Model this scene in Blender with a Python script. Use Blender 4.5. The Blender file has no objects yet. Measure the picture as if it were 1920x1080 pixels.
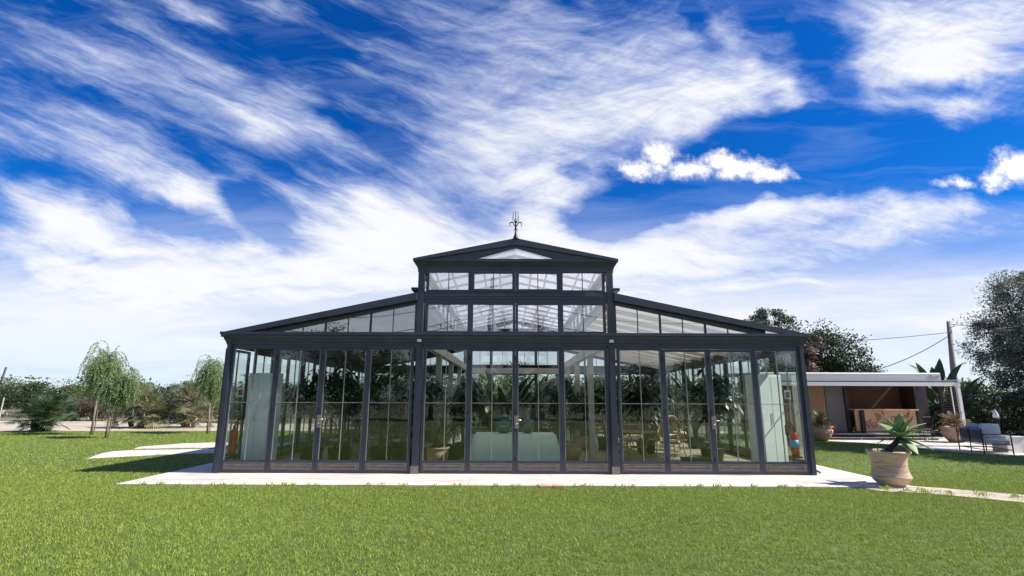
import bpy, math, random
import numpy as np
R = math.radians
C = bpy.context.scene.collection
sc = bpy.context.scene
# ------------------------------------------------------------------ camera
cd = bpy.data.cameras.new('camera'); cam = bpy.data.objects.new('camera', cd); C.objects.link(cam)
cam.location = (0, 0, 1.6)
cam.rotation_mode = 'XYZ'
from mathutils import Matrix, Vector
PITCH = math.atan(205/990)
cam.matrix_world = Matrix.Translation((0, 0, 1.6)) @ Matrix.Rotation(R(90)+PITCH, 4, 'X') @ Matrix.Rotation(R(0.22), 4, 'Z')
cd.sensor_width = 36; cd.lens = 36*990/1920; cd.clip_start = .1; cd.clip_end = 3000
sc.camera = cam
sc.view_settings.view_transform = 'Standard'; sc.view_settings.look = 'None'
sc.view_settings.exposure = 0.8; sc.view_settings.gamma = 1
# ------------------------------------------------------------------ sun
SUN_EL, SUN_AZ = R(44), R(-6)           # direction towards the sun: from the right and a little behind the camera
sund = Vector((math.cos(SUN_EL)*math.cos(SUN_AZ), math.cos(SUN_EL)*math.sin(SUN_AZ), math.sin(SUN_EL)))
sl = bpy.data.lights.new('sun', 'SUN'); sl.energy = 4.8; sl.angle = R(.53); sl.color = (1, .94, .84)
so = bpy.data.objects.new('sun', sl); C.objects.link(so)
so.rotation_mode = 'QUATERNION'; so.rotation_quaternion = sund.to_track_quat('Z', 'Y'); so.location = sund*60
# ------------------------------------------------------------------ world: nishita sky with high cirrus and a few cumulus
CLOUD_BANDS=[(-0.562,0.578,-0.41,0.486,0.086,0.50),(-0.426,0.539,-0.44,0.255,0.051,0.42),(-0.819,0.470,-0.42,0.396,0.116,0.55),(-0.628,0.390,-0.75,0.119,0.060,0.75),(-0.722,0.422,-0.39,0.204,0.067,0.35),(-0.894,0.643,-0.41,0.318,0.090,0.28),(-0.962,0.757,-0.34,0.237,0.084,0.22),(-0.681,0.799,-0.47,0.155,0.034,0.55),(-0.531,0.801,-0.39,0.138,0.047,0.55),(-0.424,0.692,-0.05,0.181,0.034,0.38),(-0.448,0.633,-0.54,0.089,0.040,0.50),(-0.328,0.587,-0.34,0.127,0.028,0.35),(-0.860,0.345,-0.28,0.256,0.077,0.75),(-0.918,0.320,-0.36,0.181,0.088,0.50),(-0.531,0.462,-0.33,0.062,0.034,0.40),(-0.412,0.315,-0.23,0.198,0.037,0.40),(-0.946,0.627,-0.36,0.205,0.040,-0.45),(-0.903,0.445,-0.35,0.215,0.045,-0.50),(-0.675,0.354,-0.44,0.169,0.040,-0.55),(-0.497,0.747,-0.17,0.207,0.073,-0.60),(-0.406,0.680,-0.18,0.109,0.042,-0.30),(-0.316,0.563,-0.40,0.199,0.044,-0.50),(-0.402,0.465,-0.17,0.183,0.058,-0.50),(-0.500,0.359,-0.54,0.112,0.057,-0.70),(-0.467,0.293,-0.23,0.134,0.033,-0.40),(-0.335,0.799,-0.31,0.148,0.048,-0.50),(-0.989,0.450,-0.22,0.085,0.038,-0.30),(-0.933,0.832,-0.37,0.086,0.054,-0.40),(-0.310,0.376,-0.12,0.218,0.083,0.80),(-0.238,0.331,-0.05,0.161,0.067,0.50),(-0.021,0.462,0.09,0.243,0.155,0.60),(0.046,0.605,0.35,0.292,0.222,0.55),(0.311,0.574,0.09,0.338,0.142,0.75),(0.394,0.667,-0.09,0.269,0.169,0.50),(0.567,0.624,-1.08,0.065,0.041,0.50),(0.021,0.782,-0.08,0.471,0.132,0.42),(0.096,0.398,-0.11,0.116,0.096,0.65),(0.053,0.326,-0.21,0.096,0.056,0.60),(-0.158,0.630,-0.60,0.190,0.100,0.25),(0.454,0.732,-0.97,0.160,0.047,0.30),(0.099,0.832,-0.33,0.054,0.031,-0.50),(0.402,0.783,-1.22,0.087,0.033,-0.70),(0.515,0.818,-0.99,0.059,0.048,-0.70),(0.668,0.750,-0.38,0.096,0.058,-0.45),(0.469,0.693,1.41,0.106,0.019,-0.10),(0.925,0.743,0.15,0.310,0.171,1.00),(0.890,0.673,-0.11,0.254,0.087,0.50),(0.773,0.808,-0.17,0.135,0.068,0.30),(0.876,0.587,-0.03,0.260,0.050,0.42),(0.772,0.556,-0.17,0.152,0.029,0.30),(0.680,0.706,-1.34,0.094,0.025,0.25),(0.930,0.641,0.09,0.203,0.034,-0.80),(0.665,0.680,-0.79,0.118,0.057,-0.50),(0.693,0.497,0.04,0.471,0.104,-1.50),(0.641,0.562,0.18,0.109,0.044,-0.80),(0.262,0.382,0.21,0.205,0.064,-1.10),(0.500,0.407,0.05,0.391,0.039,-1.00),(0.108,0.456,-0.18,0.055,0.028,-0.50),(1.000,0.450,-0.31,0.110,0.123,-0.50),(0.593,0.535,-0.02,0.223,0.061,-0.40),(0.469,0.365,0.16,0.248,0.056,0.90),(0.744,0.353,0.06,0.391,0.083,0.90),(0.000,0.271,0.00,1.300,0.091,0.72),(0.000,0.186,0.00,1.305,0.140,0.90),(-0.843,0.250,0.00,0.511,0.109,0.55),(-0.674,0.155,0.00,0.564,0.105,0.40),(-0.063,0.266,-0.08,0.318,0.109,0.30),(0.336,0.298,0.13,0.198,0.073,0.30),(0.918,0.384,0.10,0.123,0.027,0.50),(-0.814,0.268,-0.05,0.077,0.022,-0.35),(-0.965,0.238,-0.03,0.052,0.026,-0.30),(0.201,0.328,0.05,0.080,0.026,-0.50)]
CUMULUS=[(0.265,0.452,0.00,0.083,0.038,1.00),(0.299,0.485,0.00,0.058,0.050,1.00),(0.357,0.452,0.00,0.076,0.038,1.00),(0.424,0.473,0.00,0.068,0.041,1.00),(0.465,0.456,0.00,0.106,0.038,1.00),(0.518,0.444,0.00,0.076,0.028,1.00),(1.013,0.462,0.00,0.083,0.063,1.00),(0.969,0.427,0.00,0.061,0.038,0.90),(0.893,0.425,0.00,0.076,0.022,0.80),(0.227,0.444,0.00,0.061,0.022,0.50),]
w = bpy.data.worlds.new('World'); sc.world = w; w.use_nodes = True
w.cycles.sampling_method = 'MANUAL'; w.cycles.sample_map_resolution = 256
NT = w.node_tree; NT.nodes.clear()
def N(t, **k):
    n = NT.nodes.new(t)
    for a, b in k.items(): setattr(n, a, b)
    return n
def L(a, b): NT.links.new(a, b)
def M(op, a, b=None, c=None, clamp=False):
    n = N('ShaderNodeMath', operation=op, use_clamp=clamp)
    for i, v in enumerate((a, b, c)):
        if v is None: continue
        if isinstance(v, (int, float)): n.inputs[i].default_value = v
        else: L(v, n.inputs[i])
    return n.outputs[0]
tc = N('ShaderNodeTexCoord'); sep = N('ShaderNodeSeparateXYZ'); L(tc.outputs['Generated'], sep.inputs[0])
dx, dy, dz = sep.outputs
ay = M('SQRT', M('ADD', M('MULTIPLY', dy, dy), .006))
u = M('DIVIDE', dx, ay); v = M('DIVIDE', dz, ay)
cmb = N('ShaderNodeCombineXYZ'); L(u, cmb.inputs[0]); L(v, cmb.inputs[1])
P = cmb.outputs[0]
def noise(vec, scale, detail, rough, loc=(0,0,0), rot=0, sc3=(1,1,1), dist=0):
    mp = N('ShaderNodeMapping', vector_type='TEXTURE'); L(vec, mp.inputs[0])
    mp.inputs['Location'].default_value = loc; mp.inputs['Rotation'].default_value = (0,0,rot); mp.inputs['Scale'].default_value = tuple(1/q for q in sc3)
    n = N('ShaderNodeTexNoise'); L(mp.outputs[0], n.inputs['Vector'])
    n.inputs['Scale'].default_value = scale; n.inputs['Detail'].default_value = detail
    n.inputs['Roughness'].default_value = rough; n.inputs['Distortion'].default_value = dist
    return n
def warp(vec, scale, amt, detail=3, loc=(0,0,0)):
    n = noise(vec, scale, detail, .55, loc)
    s = N('ShaderNodeVectorMath', operation='SUBTRACT'); L(n.outputs['Color'], s.inputs[0]); s.inputs[1].default_value = (.5,.5,.5)
    m = N('ShaderNodeVectorMath', operation='SCALE'); L(s.outputs[0], m.inputs[0]); m.inputs[3].default_value = amt
    a = N('ShaderNodeVectorMath', operation='ADD'); L(vec, a.inputs[0]); L(m.outputs[0], a.inputs[1])
    return a.outputs[0]
PW = warp(P, 4.5, .11)
PW2 = warp(PW, 18, .03, 4)
PS = warp(P, 5, .05, 2, (5,5,0))
def blob(vec, b):
    cx, cy, an, sx, sy, st = b
    mp = N('ShaderNodeMapping', vector_type='TEXTURE'); L(vec, mp.inputs[0])
    mp.inputs['Location'].default_value = (cx, cy, 0); mp.inputs['Rotation'].default_value = (0, 0, an); mp.inputs['Scale'].default_value = (sx, sy, 1)
    g = N('ShaderNodeTexGradient', gradient_type='SPHERICAL'); L(mp.outputs[0], g.inputs[0])
    s = M('SMOOTHSTEP', g.outputs['Fac'], 0, 1) if False else g.outputs['Fac']
    return s, st
cov = None
for b in CLOUD_BANDS:
    s, st = blob(PW2, b)
    cov = M('MULTIPLY_ADD', s, st, cov if cov is not None else .21)
# streak fields: falling to the right on the left side, rising on the right
nl = noise(PS, 4.6, 8, .68, (3,1,0), R(-26), (.45,3.8,1), .35).outputs['Fac']
nr = noise(PS, 3.8, 8, .68, (7,2,0), R(16), (.7,2.4,1), .6).outputs['Fac']
nlow = noise(PS, 3.0, 7, .6, (1,5,0), R(4), (.7,5.5,1), .5).outputs['Fac']
wl = M('SMOOTHSTEP', M('MULTIPLY_ADD', u, -1, 0), 0, 1) if False else None
def ramp(x, a, b):
    n = N('ShaderNodeMapRange', interpolation_type='SMOOTHSTEP'); L(x, n.inputs[0])
    n.inputs[1].default_value = a; n.inputs[2].default_value = b; n.inputs[3].default_value = 0; n.inputs[4].default_value = 1
    return n.outputs[0]
def mixf(f, a, b):
    n = N('ShaderNodeMix', data_type='FLOAT'); L(f, n.inputs[0]); 
    for i, q in ((2, a), (3, b)):
        if isinstance(q, (int, float)): n.inputs[i].default_value = q
        else: L(q, n.inputs[i])
    return n.outputs[0]
ns = mixf(ramp(u, -.3, .1), nl, nr)
ns = mixf(ramp(v, .36, .24), ns, nlow)
fine = noise(PS, 19, 6, .72, (2,9,0), R(-14), (.45,1.9,1)).outputs['Fac']
ns2 = M('ADD', M('MULTIPLY', M('SUBTRACT', ns, .5), 3.7), M('MULTIPLY', M('SUBTRACT', fine, .5), 1.5))
dens = ramp(M('ADD', cov, M('MULTIPLY', ns2, .5)), -.04, 1.34)
# cumulus: crisp
ccov = None
PC = warp(P, 22, .030, 4, (4,4,0))
for b in CUMULUS:
    s, st = blob(PC, b)
    s = M('MULTIPLY', s, st)
    ccov = s if ccov is None else M('MAXIMUM', ccov, s)
cn = noise(P, 24, 7, .68, (1,1,0)).outputs['Fac']
cdens = ramp(M('ADD', ccov, M('MULTIPLY', M('SUBTRACT', cn, .5), 1.3)), .20, .80)
# horizon haze veil
haze = M('ADD', ramp(v, .46, .12), M('MULTIPLY', M('SUBTRACT', nlow, .5), .7), clamp=True)
dens = M('MAXIMUM', dens, M('MULTIPLY', haze, .97))
# colours
sky = N('ShaderNodeTexSky', sky_type='NISHITA'); sky.sun_disc = False
sky.sun_elevation = SUN_EL; sky.sun_rotation = R(90)-SUN_AZ; sky.altitude = 0; sky.air_density = 1.0; sky.dust_density = .3; sky.ozone_density = 4
hs = N('ShaderNodeHueSaturation'); L(sky.outputs[0], hs.inputs['Color']); hs.inputs['Saturation'].default_value = 1.35; hs.inputs['Value'].default_value = 1.0
ml = N('ShaderNodeMix', data_type='RGBA', blend_type='MULTIPLY'); ml.inputs[0].default_value = 1; L(hs.outputs[0], ml.inputs[6]); ml.inputs[7].default_value = (.15,.76,1.25,1)
bg1 = N('ShaderNodeBackground'); L(ml.outputs[2], bg1.inputs[0]); bg1.inputs[1].default_value = .062
cc = N('ShaderNodeValToRGB'); 
cr = cc.color_ramp; cr.elements[0].position = 0; cr.elements[0].color = (.48,.64,1.0,1); cr.elements[1].position = 1; cr.elements[1].color = (1,1,1,1)
e = cr.elements.new(.55); e.color = (.70,.77,1.0,1)
L(M('ADD', M('MULTIPLY', dens, .8), M('MULTIPLY', fine, .25)), cc.inputs[0])
hz = N('ShaderNodeMix', data_type='RGBA'); L(ramp(v, .16, .0), hz.inputs[0]); L(cc.outputs[0], hz.inputs[6]); hz.inputs[7].default_value = (.80,.91,1,1)
bg2 = N('ShaderNodeBackground'); L(hz.outputs[2], bg2.inputs[0]); bg2.inputs[1].default_value = .58
mx = N('ShaderNodeMixShader'); L(dens, mx.inputs[0]); L(bg1.outputs[0], mx.inputs[1]); L(bg2.outputs[0], mx.inputs[2])
cc2 = N('ShaderNodeMix', data_type='RGBA'); cc2.inputs[6].default_value = (.50,.53,.74,1); cc2.inputs[7].default_value = (1,1,1,1)
L(ramp(M('ADD', M('MULTIPLY', M('SUBTRACT', cn, .5), 2.6), M('MULTIPLY', ccov, 1.1)), .0, .95), cc2.inputs[0])
bg3 = N('ShaderNodeBackground'); L(cc2.outputs[2], bg3.inputs[0]); bg3.inputs[1].default_value = .66
mx2 = N('ShaderNodeMixShader'); L(cdens, mx2.inputs[0]); L(mx.outputs[0], mx2.inputs[1]); L(bg3.outputs[0], mx2.inputs[2])
wo = N('ShaderNodeOutputWorld'); L(mx2.outputs[0], wo.inputs[0])
# ------------------------------------------------------------------ materials
sc.cycles.use_denoising = True; sc.cycles.transparent_max_bounces = 32; sc.cycles.max_bounces = 8; sc.cycles.diffuse_bounces = 3; sc.cycles.glossy_bounces = 4
sc.cycles.transmission_bounces = 4; sc.cycles.sample_clamp_indirect = 6; sc.cycles.caustics_reflective = False; sc.cycles.caustics_refractive = False
MT = {}
def newmat(name):
    m = bpy.data.materials.new(name); m.use_nodes = True; nt = m.node_tree; nt.nodes.clear(); MT[name] = m
    return m, nt
def mat(name, col, rough=.6, metal=0., vary=None, vscale=4., bump=0., bscale=60., stretch=(1,1,1), leaf=0., island=None, spec=.5, alpha_tr=0., detail=4, vary2=None, v2scale=1.):
    """principled surface; vary = second colour mixed by noise, island = third colour mixed per mesh island, leaf = translucency"""
    m, nt = newmat(name)
    nd = nt.nodes; lk = nt.links
    out = nd.new('ShaderNodeOutputMaterial'); p = nd.new('ShaderNodeBsdfPrincipled')
    p.inputs['Roughness'].default_value = rough; p.inputs['Metallic'].default_value = metal; p.inputs['Specular IOR Level'].default_value = spec
    c4 = lambda c: (c[0], c[1], c[2], 1)
    p.inputs['Base Color'].default_value = c4(col)
    tcn = nd.new('ShaderNodeTexCoord'); mp = nd.new('ShaderNodeMapping'); mp.inputs['Scale'].default_value = stretch
    lk.new(tcn.outputs['Object'], mp.inputs[0])
    colsock = None
    def mixc(fac, a, b):
        x = nd.new('ShaderNodeMix'); x.data_type = 'RGBA'
        lk.new(fac, x.inputs[0])
        if isinstance(a, tuple): x.inputs[6].default_value = c4(a)
        else: lk.new(a, x.inputs[6])
        x.inputs[7].default_value = c4(b)
        return x.outputs[2]
    def nz(scale, det=detail, lo=.32, hi=.68):
        n = nd.new('ShaderNodeTexNoise'); n.inputs['Scale'].default_value = scale; n.inputs['Detail'].default_value = det; n.inputs['Roughness'].default_value = .6
        lk.new(mp.outputs[0], n.inputs['Vector'])
        r = nd.new('ShaderNodeMapRange'); r.inputs[1].default_value = lo; r.inputs[2].default_value = hi; lk.new(n.outputs['Fac'], r.inputs[0])
        return r.outputs[0]
    cur = tuple(col)
    if vary: cur = mixc(nz(vscale), cur, vary)
    if vary2: cur = mixc(nz(v2scale, 3, .45, .75), cur, vary2)
    if island:
        g = nd.new('ShaderNodeNewGeometry'); cur = mixc(g.outputs['Random Per Island'], cur, island)
    if not isinstance(cur, tuple): lk.new(cur, p.inputs['Base Color'])
    if bump:
        n = nd.new('ShaderNodeTexNoise'); n.inputs['Scale'].default_value = bscale; n.inputs['Detail'].default_value = 4; lk.new(mp.outputs[0], n.inputs['Vector'])
        b = nd.new('ShaderNodeBump'); b.inputs['Strength'].default_value = bump; b.inputs['Distance'].default_value = .02
        lk.new(n.outputs['Fac'], b.inputs['Height']); lk.new(b.outputs[0], p.inputs['Normal'])
    sh = p.outputs[0]
    if leaf:
        t = nd.new('ShaderNodeBsdfTranslucent')
        if isinstance(cur, tuple): t.inputs[0].default_value = c4(cur)
        else: lk.new(cur, t.inputs[0])
        x = nd.new('ShaderNodeMixShader'); x.inputs[0].default_value = leaf; lk.new(sh, x.inputs[1]); lk.new(t.outputs[0], x.inputs[2]); sh = x.outputs[0]
    if alpha_tr:
        t = nd.new('ShaderNodeBsdfTransparent'); x = nd.new('ShaderNodeMixShader'); x.inputs[0].default_value = alpha_tr; lk.new(sh, x.inputs[1]); lk.new(t.outputs[0], x.inputs[2]); sh = x.outputs[0]
    lk.new(sh, out.inputs[0])
    return m
def glassmat(name, r0, tint):
    m, nt = newmat(name); nd = nt.nodes; lk = nt.links
    out = nd.new('ShaderNodeOutputMaterial'); t = nd.new('ShaderNodeBsdfTransparent'); t.inputs[0].default_value = (*tint, 1)
    g = nd.new('ShaderNodeBsdfGlossy'); g.inputs['Roughness'].default_value = .0; g.inputs[0].default_value = (.96,.98,1,1)
    lw = nd.new('ShaderNodeLayerWeight'); lw.inputs[0].default_value = .5
    pw = nd.new('ShaderNodeMath'); pw.operation = 'POWER'; lk.new(lw.outputs['Facing'], pw.inputs[0]); pw.inputs[1].default_value = 4.5
    ma = nd.new('ShaderNodeMath'); ma.operation = 'MULTIPLY_ADD'; lk.new(pw.outputs[0], ma.inputs[0]); ma.inputs[1].default_value = 1-r0; ma.inputs[2].default_value = r0
    x = nd.new('ShaderNodeMixShader'); lk.new(ma.outputs[0], x.inputs[0]); lk.new(t.outputs[0], x.inputs[1]); lk.new(g.outputs[0], x.inputs[2])
    # faint waviness of the pane
    tcn = nd.new('ShaderNodeTexCoord'); n = nd.new('ShaderNodeTexNoise'); n.inputs['Scale'].default_value = 1.3; n.inputs['Detail'].default_value = 1; lk.new(tcn.outputs['Object'], n.inputs['Vector'])
    b = nd.new('ShaderNodeBump'); b.inputs['Strength'].default_value = .12; b.inputs['Distance'].default_value = .01; lk.new(n.outputs['Fac'], b.inputs['Height']); lk.new(b.outputs[0], g.inputs['Normal'])
    lk.new(x.outputs[0], out.inputs[0])
    return m
mat('paint', (.027,.034,.058), .40, 0, vary=(.042,.048,.070), vscale=3, bump=.05, bscale=300)
mat('paint_dusty', (.15,.13,.125), .55, 0, vary=(.24,.21,.19), vscale=5, bump=.08, bscale=200, stretch=(1,1,2.5))
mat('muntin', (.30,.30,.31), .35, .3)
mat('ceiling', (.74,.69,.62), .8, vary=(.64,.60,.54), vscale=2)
mat('ceiling_shaded', (.20,.20,.21), .8, vary=(.15,.15,.16), vscale=2)  # darkened copy of the ceiling colour, shade of the dim left aisle included
mat('white_post', (.62,.61,.57), .5, vary=(.5,.49,.45), vscale=3)
glassmat('glass', .058, (.925,.955,.94))
glassmat('glass_upper', .19, (.93,.95,.97))
mat('milky', (.80,.79,.82), .6, leaf=.7, vary=(.72,.71,.75), vscale=1.5, alpha_tr=.12)
mat('milky_side', (.80,.77,.74), .6, leaf=.58, vary=(.70,.68,.65), vscale=1.5)
mat('drape', (.95,.95,.95), .8, leaf=.55)
mat('iron', (.03,.03,.032), .5, .6)
mat('steel', (.55,.55,.55), .3, .9)
mat('lamp_white', (.8,.8,.78), .4)
mat('stone', (.72,.66,.60), .75, vary=(.60,.53,.47), vscale=1.6, bump=.12, bscale=40, stretch=(1,3,1), vary2=(.42,.38,.33), v2scale=.7)
mat('floor_in', (.42,.37,.26), .5, vary=(.33,.29,.21), vscale=2)
mat('lawn', (.045,.080,.010), .9, vary=(.12,.16,.025), vscale=7, bump=.9, bscale=50, vary2=(.10,.16,.022), v2scale=.35, detail=8)
mat('soil', (.20,.16,.11), .9, vary=(.12,.14,.06), vscale=.5, bump=.4, bscale=8, detail=8)
mat('gravel', (.56,.49,.41), .9, vary=(.38,.32,.25), vscale=2.2, bump=.5, bscale=45, detail=9, vary2=(.30,.26,.16), v2scale=.35)
mat('blade', (.09,.20,.012), .5, vary=(.30,.37,.045), vscale=11, leaf=.30, island=(.40,.46,.10), vary2=(.24,.28,.06), v2scale=.8, spec=.35, detail=5)
mat('blade2', (.12,.24,.015), .5, vary=(.28,.37,.045), vscale=5, leaf=.32, island=(.40,.46,.10), vary2=(.24,.28,.06), v2scale=.8, spec=.3)
mat('bark', (.16,.12,.09), .9, vary=(.26,.22,.17), vscale=9, bump=.6, bscale=30, stretch=(1,1,.3))
mat('leaf_dark', (.018,.036,.012), .5, leaf=.15, island=(.05,.085,.03), vary=(.03,.05,.02), vscale=1.2)
mat('leaf_olive', (.055,.075,.05), .6, leaf=.2, island=(.12,.15,.10), vary=(.04,.055,.04), vscale=.8)
mat('leaf_grey', (.07,.085,.06), .6, leaf=.25, island=(.30,.33,.26), vary=(.04,.05,.045), vscale=.8)
mat('leaf_mid', (.05,.095,.025), .55, leaf=.25, island=(.13,.18,.06), vary=(.035,.065,.02), vscale=.7)
mat('leaf_pepper', (.14,.22,.07), .6, leaf=.35, island=(.30,.38,.18), vary=(.09,.15,.045), vscale=1.5)
mat('leaf_yellow', (.20,.24,.07), .6, leaf=.35, island=(.36,.38,.17), vary=(.1,.13,.05), vscale=2)
mat('leaf_house', (.012,.034,.014), .4, leaf=.12, island=(.03,.075,.025), vary=(.02,.045,.018), vscale=2)
mat('leaf_red', (.05,.055,.035), .7, leaf=.2, island=(.13,.10,.08), vary=(.05,.06,.035), vscale=1.2)
mat('bloom', (.50,.30,.27), .6, leaf=.3, island=(.60,.48,.44))
mat('palm', (.045,.085,.04), .5, leaf=.2, island=(.12,.18,.08), vary=(.03,.06,.03), vscale=2)
mat('palm_pale', (.13,.15,.06), .5, leaf=.25, island=(.36,.36,.20), vary=(.05,.08,.03), vscale=3)
mat('sago', (.05,.08,.025), .5, leaf=.1, island=(.12,.13,.05))
mat('sago_dry', (.15,.11,.05), .6, leaf=.1, island=(.30,.22,.11))
mat('agave', (.17,.29,.12), .45, leaf=.25, vary=(.34,.45,.20), vscale=5, island=(.22,.33,.15))
mat('agave_dry', (.40,.36,.18), .6, leaf=.2, vary=(.24,.18,.10), vscale=8)
mat('agave_trunk', (.045,.035,.035), .9, bump=.8, bscale=50)
mat('terracotta', (.56,.36,.24), .8, vary=(.60,.50,.37), vscale=3.5, stretch=(1,1,7), bump=.25, bscale=25, vary2=(.30,.21,.14), v2scale=2.2)
mat('terracotta_red', (.46,.25,.16), .8, vary=(.58,.42,.30), vscale=4, bump=.3, bscale=25, vary2=(.25,.16,.11), v2scale=3)
mat('planter_black', (.015,.015,.017), .5)
mat('earth', (.035,.026,.02), 1.)
mat('cloth_mint', (.88,.95,.72), .8, vary=(.80,.90,.65), vscale=6, bump=.15, bscale=12)
mat('green_glass', (.02,.10,.07), .06, spec=1.)
mat('rattan', (.50,.31,.13), .5, vary=(.36,.20,.08), vscale=12)
mat('rattan_wicker', (.36,.20,.09), .6, vary=(.20,.11,.05), vscale=60, bump=.5, bscale=120)
mat('cushion', (.78,.74,.66), .9, vary=(.68,.64,.56), vscale=5)
mat('cushion_grey', (.52,.50,.48), .9, vary=(.34,.35,.38), vscale=5)
mat('cabinet', (.86,.88,.85), .35, vary=(.82,.85,.82), vscale=1)
mat('red', (.55,.035,.02), .35, vary=(.40,.03,.02), vscale=8)
mat('rubber', (.012,.012,.012), .6)
mat('sticker', (.08,.35,.62), .5); mat('sticker_white', (.8,.8,.78), .5)
mat('wood_brown', (.12,.055,.035), .6, vary=(.08,.035,.022), vscale=6, stretch=(1,1,6))
mat('brick', (.42,.13,.08), .9, vary=(.55,.33,.22), vscale=20)
mat('awning', (.66,.66,.67), .6, vary=(.66,.67,.69), vscale=.8, leaf=.1)
mat('white_metal', (.80,.79,.78), .35)
mat('reed', (.55,.36,.23), .9, vary=(.28,.17,.10), vscale=9, stretch=(9,9,.6), bump=.7, bscale=30, detail=6)
mat('matting', (.12,.065,.045), .9, vary=(.08,.045,.03), vscale=10, stretch=(1,1,8), bump=.3, bscale=60)
mat('shade_relief', (.46,.26,.16), .7)  # darker counter tone that imitates dappled shade
mat('counter_wood', (.74,.47,.30), .6, vary=(.62,.38,.24), vscale=3, stretch=(1,1,5))
mat('grey_panel', (.20,.19,.21), .7, vary=(.16,.155,.17), vscale=2)
mat('dark_panel', (.022,.018,.028), .7, vary=(.06,.045,.055), vscale=3)
mat('dark_wood', (.03,.02,.018), .6)
mat('deck', (.10,.085,.08), .7, vary=(.06,.05,.05), vscale=6, stretch=(1,8,1))
mat('dry_stone', (.50,.45,.38), .9, vary=(.24,.21,.17), vscale=3.5, bump=.9, bscale=8, detail=8)
mat('concrete', (.30,.28,.27), .9, vary=(.22,.20,.20), vscale=5)
mat('table_white', (.78,.75,.70), .6)
mat('wire', (.25,.25,.25), .5, .5)
mat('script_ink', (.25,.08,.09), .7)
# ------------------------------------------------------------------ mesh helpers
rng = np.random.default_rng(7)
class MB:
    def __init__(s): s.v = []; s.f = []; s.n = 0
    def add(s, verts, faces):
        o = s.n; s.v.extend([tuple(q) for q in verts]); s.f.extend([tuple(i+o for i in q) for q in faces]); s.n += len(verts); return s
    def box(s, x0, x1, y0, y1, z0, z1):
        return s.add([(x0,y0,z0),(x1,y0,z0),(x1,y1,z0),(x0,y1,z0),(x0,y0,z1),(x1,y0,z1),(x1,y1,z1),(x0,y1,z1)],
                     [(0,3,2,1),(4,5,6,7),(0,1,5,4),(1,2,6,5),(2,3,7,6),(3,0,4,7)])
    def bar(s, a, b, wx, wz, up=(0,0,1)):
        a = Vector(a); b = Vector(b); d = (b-a).normalized(); upv = Vector(up)
        if abs(d.dot(upv)) > .99: upv = Vector((0,1,0))
        sx = d.cross(upv).normalized()*wx/2; sz = sx.cross(d).normalized()*wz/2
        vs = [a-sx-sz,a+sx-sz,a+sx+sz,a-sx+sz,b-sx-sz,b+sx-sz,b+sx+sz,b-sx+sz]
        return s.add(vs, [(0,1,2,3),(7,6,5,4),(0,4,5,1),(1,5,6,2),(2,6,7,3),(3,7,4,0)])
    def tube(s, pts, rad, n=8, caps=True):
        pts = [Vector(p) for p in pts]; m = len(pts)
        if isinstance(rad, (int, float)): rad = [rad]*m
        vs = []; prev = None
        for i, p in enumerate(pts):
            d = (pts[min(i+1,m-1)]-pts[max(i-1,0)]).normalized()
            if prev is None:
                a = Vector((0,0,1)) if abs(d.z) < .9 else Vector((1,0,0)); x = d.cross(a).normalized()
            else:
                x = (prev-d*prev.dot(d)).normalized()
            prev = x; y = d.cross(x)
            for k in range(n):
                t = 2*math.pi*k/n; vs.append(p+(x*math.cos(t)+y*math.sin(t))*rad[i])
        fs = [(i*n+k, i*n+(k+1)%n, (i+1)*n+(k+1)%n, (i+1)*n+k) for i in range(m-1) for k in range(n)]
        if caps: fs += [tuple(range(n-1,-1,-1)), tuple((m-1)*n+k for k in range(n))]
        return s.add(vs, fs)
    def lathe(s, prof, n=32, c=(0,0,0), wob=0.):
        vs = []
        for r, z in prof:
            for k in range(n):
                t = 2*math.pi*k/n; vs.append((c[0]+r*math.cos(t), c[1]+r*math.sin(t), c[2]+z))
        m = len(prof)
        fs = [(i*n+k, i*n+(k+1)%n, (i+1)*n+(k+1)%n, (i+1)*n+k) for i in range(m-1) for k in range(n)]
        fs += [tuple(range(n-1,-1,-1)), tuple((m-1)*n+k for k in range(n))]
        return s.add(vs, fs)
    def prism(s, poly, axis, a, b):
        """polygon extruded along an axis; poly in the other two coordinates"""
        def p3(q, t): return {'x': (t,q[0],q[1]), 'y': (q[0],t,q[1]), 'z': (q[0],q[1],t)}[axis]
        n = len(poly)
        return s.add([p3(q,a) for q in poly]+[p3(q,b) for q in poly], [tuple(range(n))[::-1], tuple(range(n,2*n))]+[(i,(i+1)%n,n+(i+1)%n,n+i) for i in range(n)])
    def blade(s, base, d, length, width, bend=.4, prof=None, nseg=6, up=(0,0,1), fold=.15):
        """broad leaf: strip of quads either side of a midrib, bending under its weight"""
        prof = prof or [.25,.8,1,.95,.7,.35,.0]
        p = Vector(base); d = Vector(d).normalized(); upv = Vector(up)
        side = d.cross(upv)
        side = side.normalized() if side.length > .05 else Vector((1,0,0))
        vs = []; step = length/nseg
        for i in range(nseg+1):
            w_ = width*prof[min(int(i*len(prof)/(nseg+1)), len(prof)-1)]/2
            nrm = side.cross(d).normalized()
            vs += [p-side*w_+nrm*w_*fold, p, p+side*w_+nrm*w_*fold]
            d = (d-Vector((0,0,1))*bend/nseg).normalized(); p = p+d*step
        fs = []
        for i in range(nseg):
            a = i*3; fs += [(a,a+1,a+4,a+3),(a+1,a+2,a+5,a+4)]
        return s.add(vs, fs)
    def build(s, name, m, parent=None, smooth=False, loc=None, bevel=0):
        me = bpy.data.meshes.new(name); me.from_pydata(s.v, [], s.f); me.update()
        return link(name, me, m, parent, smooth, loc, bevel)
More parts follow.
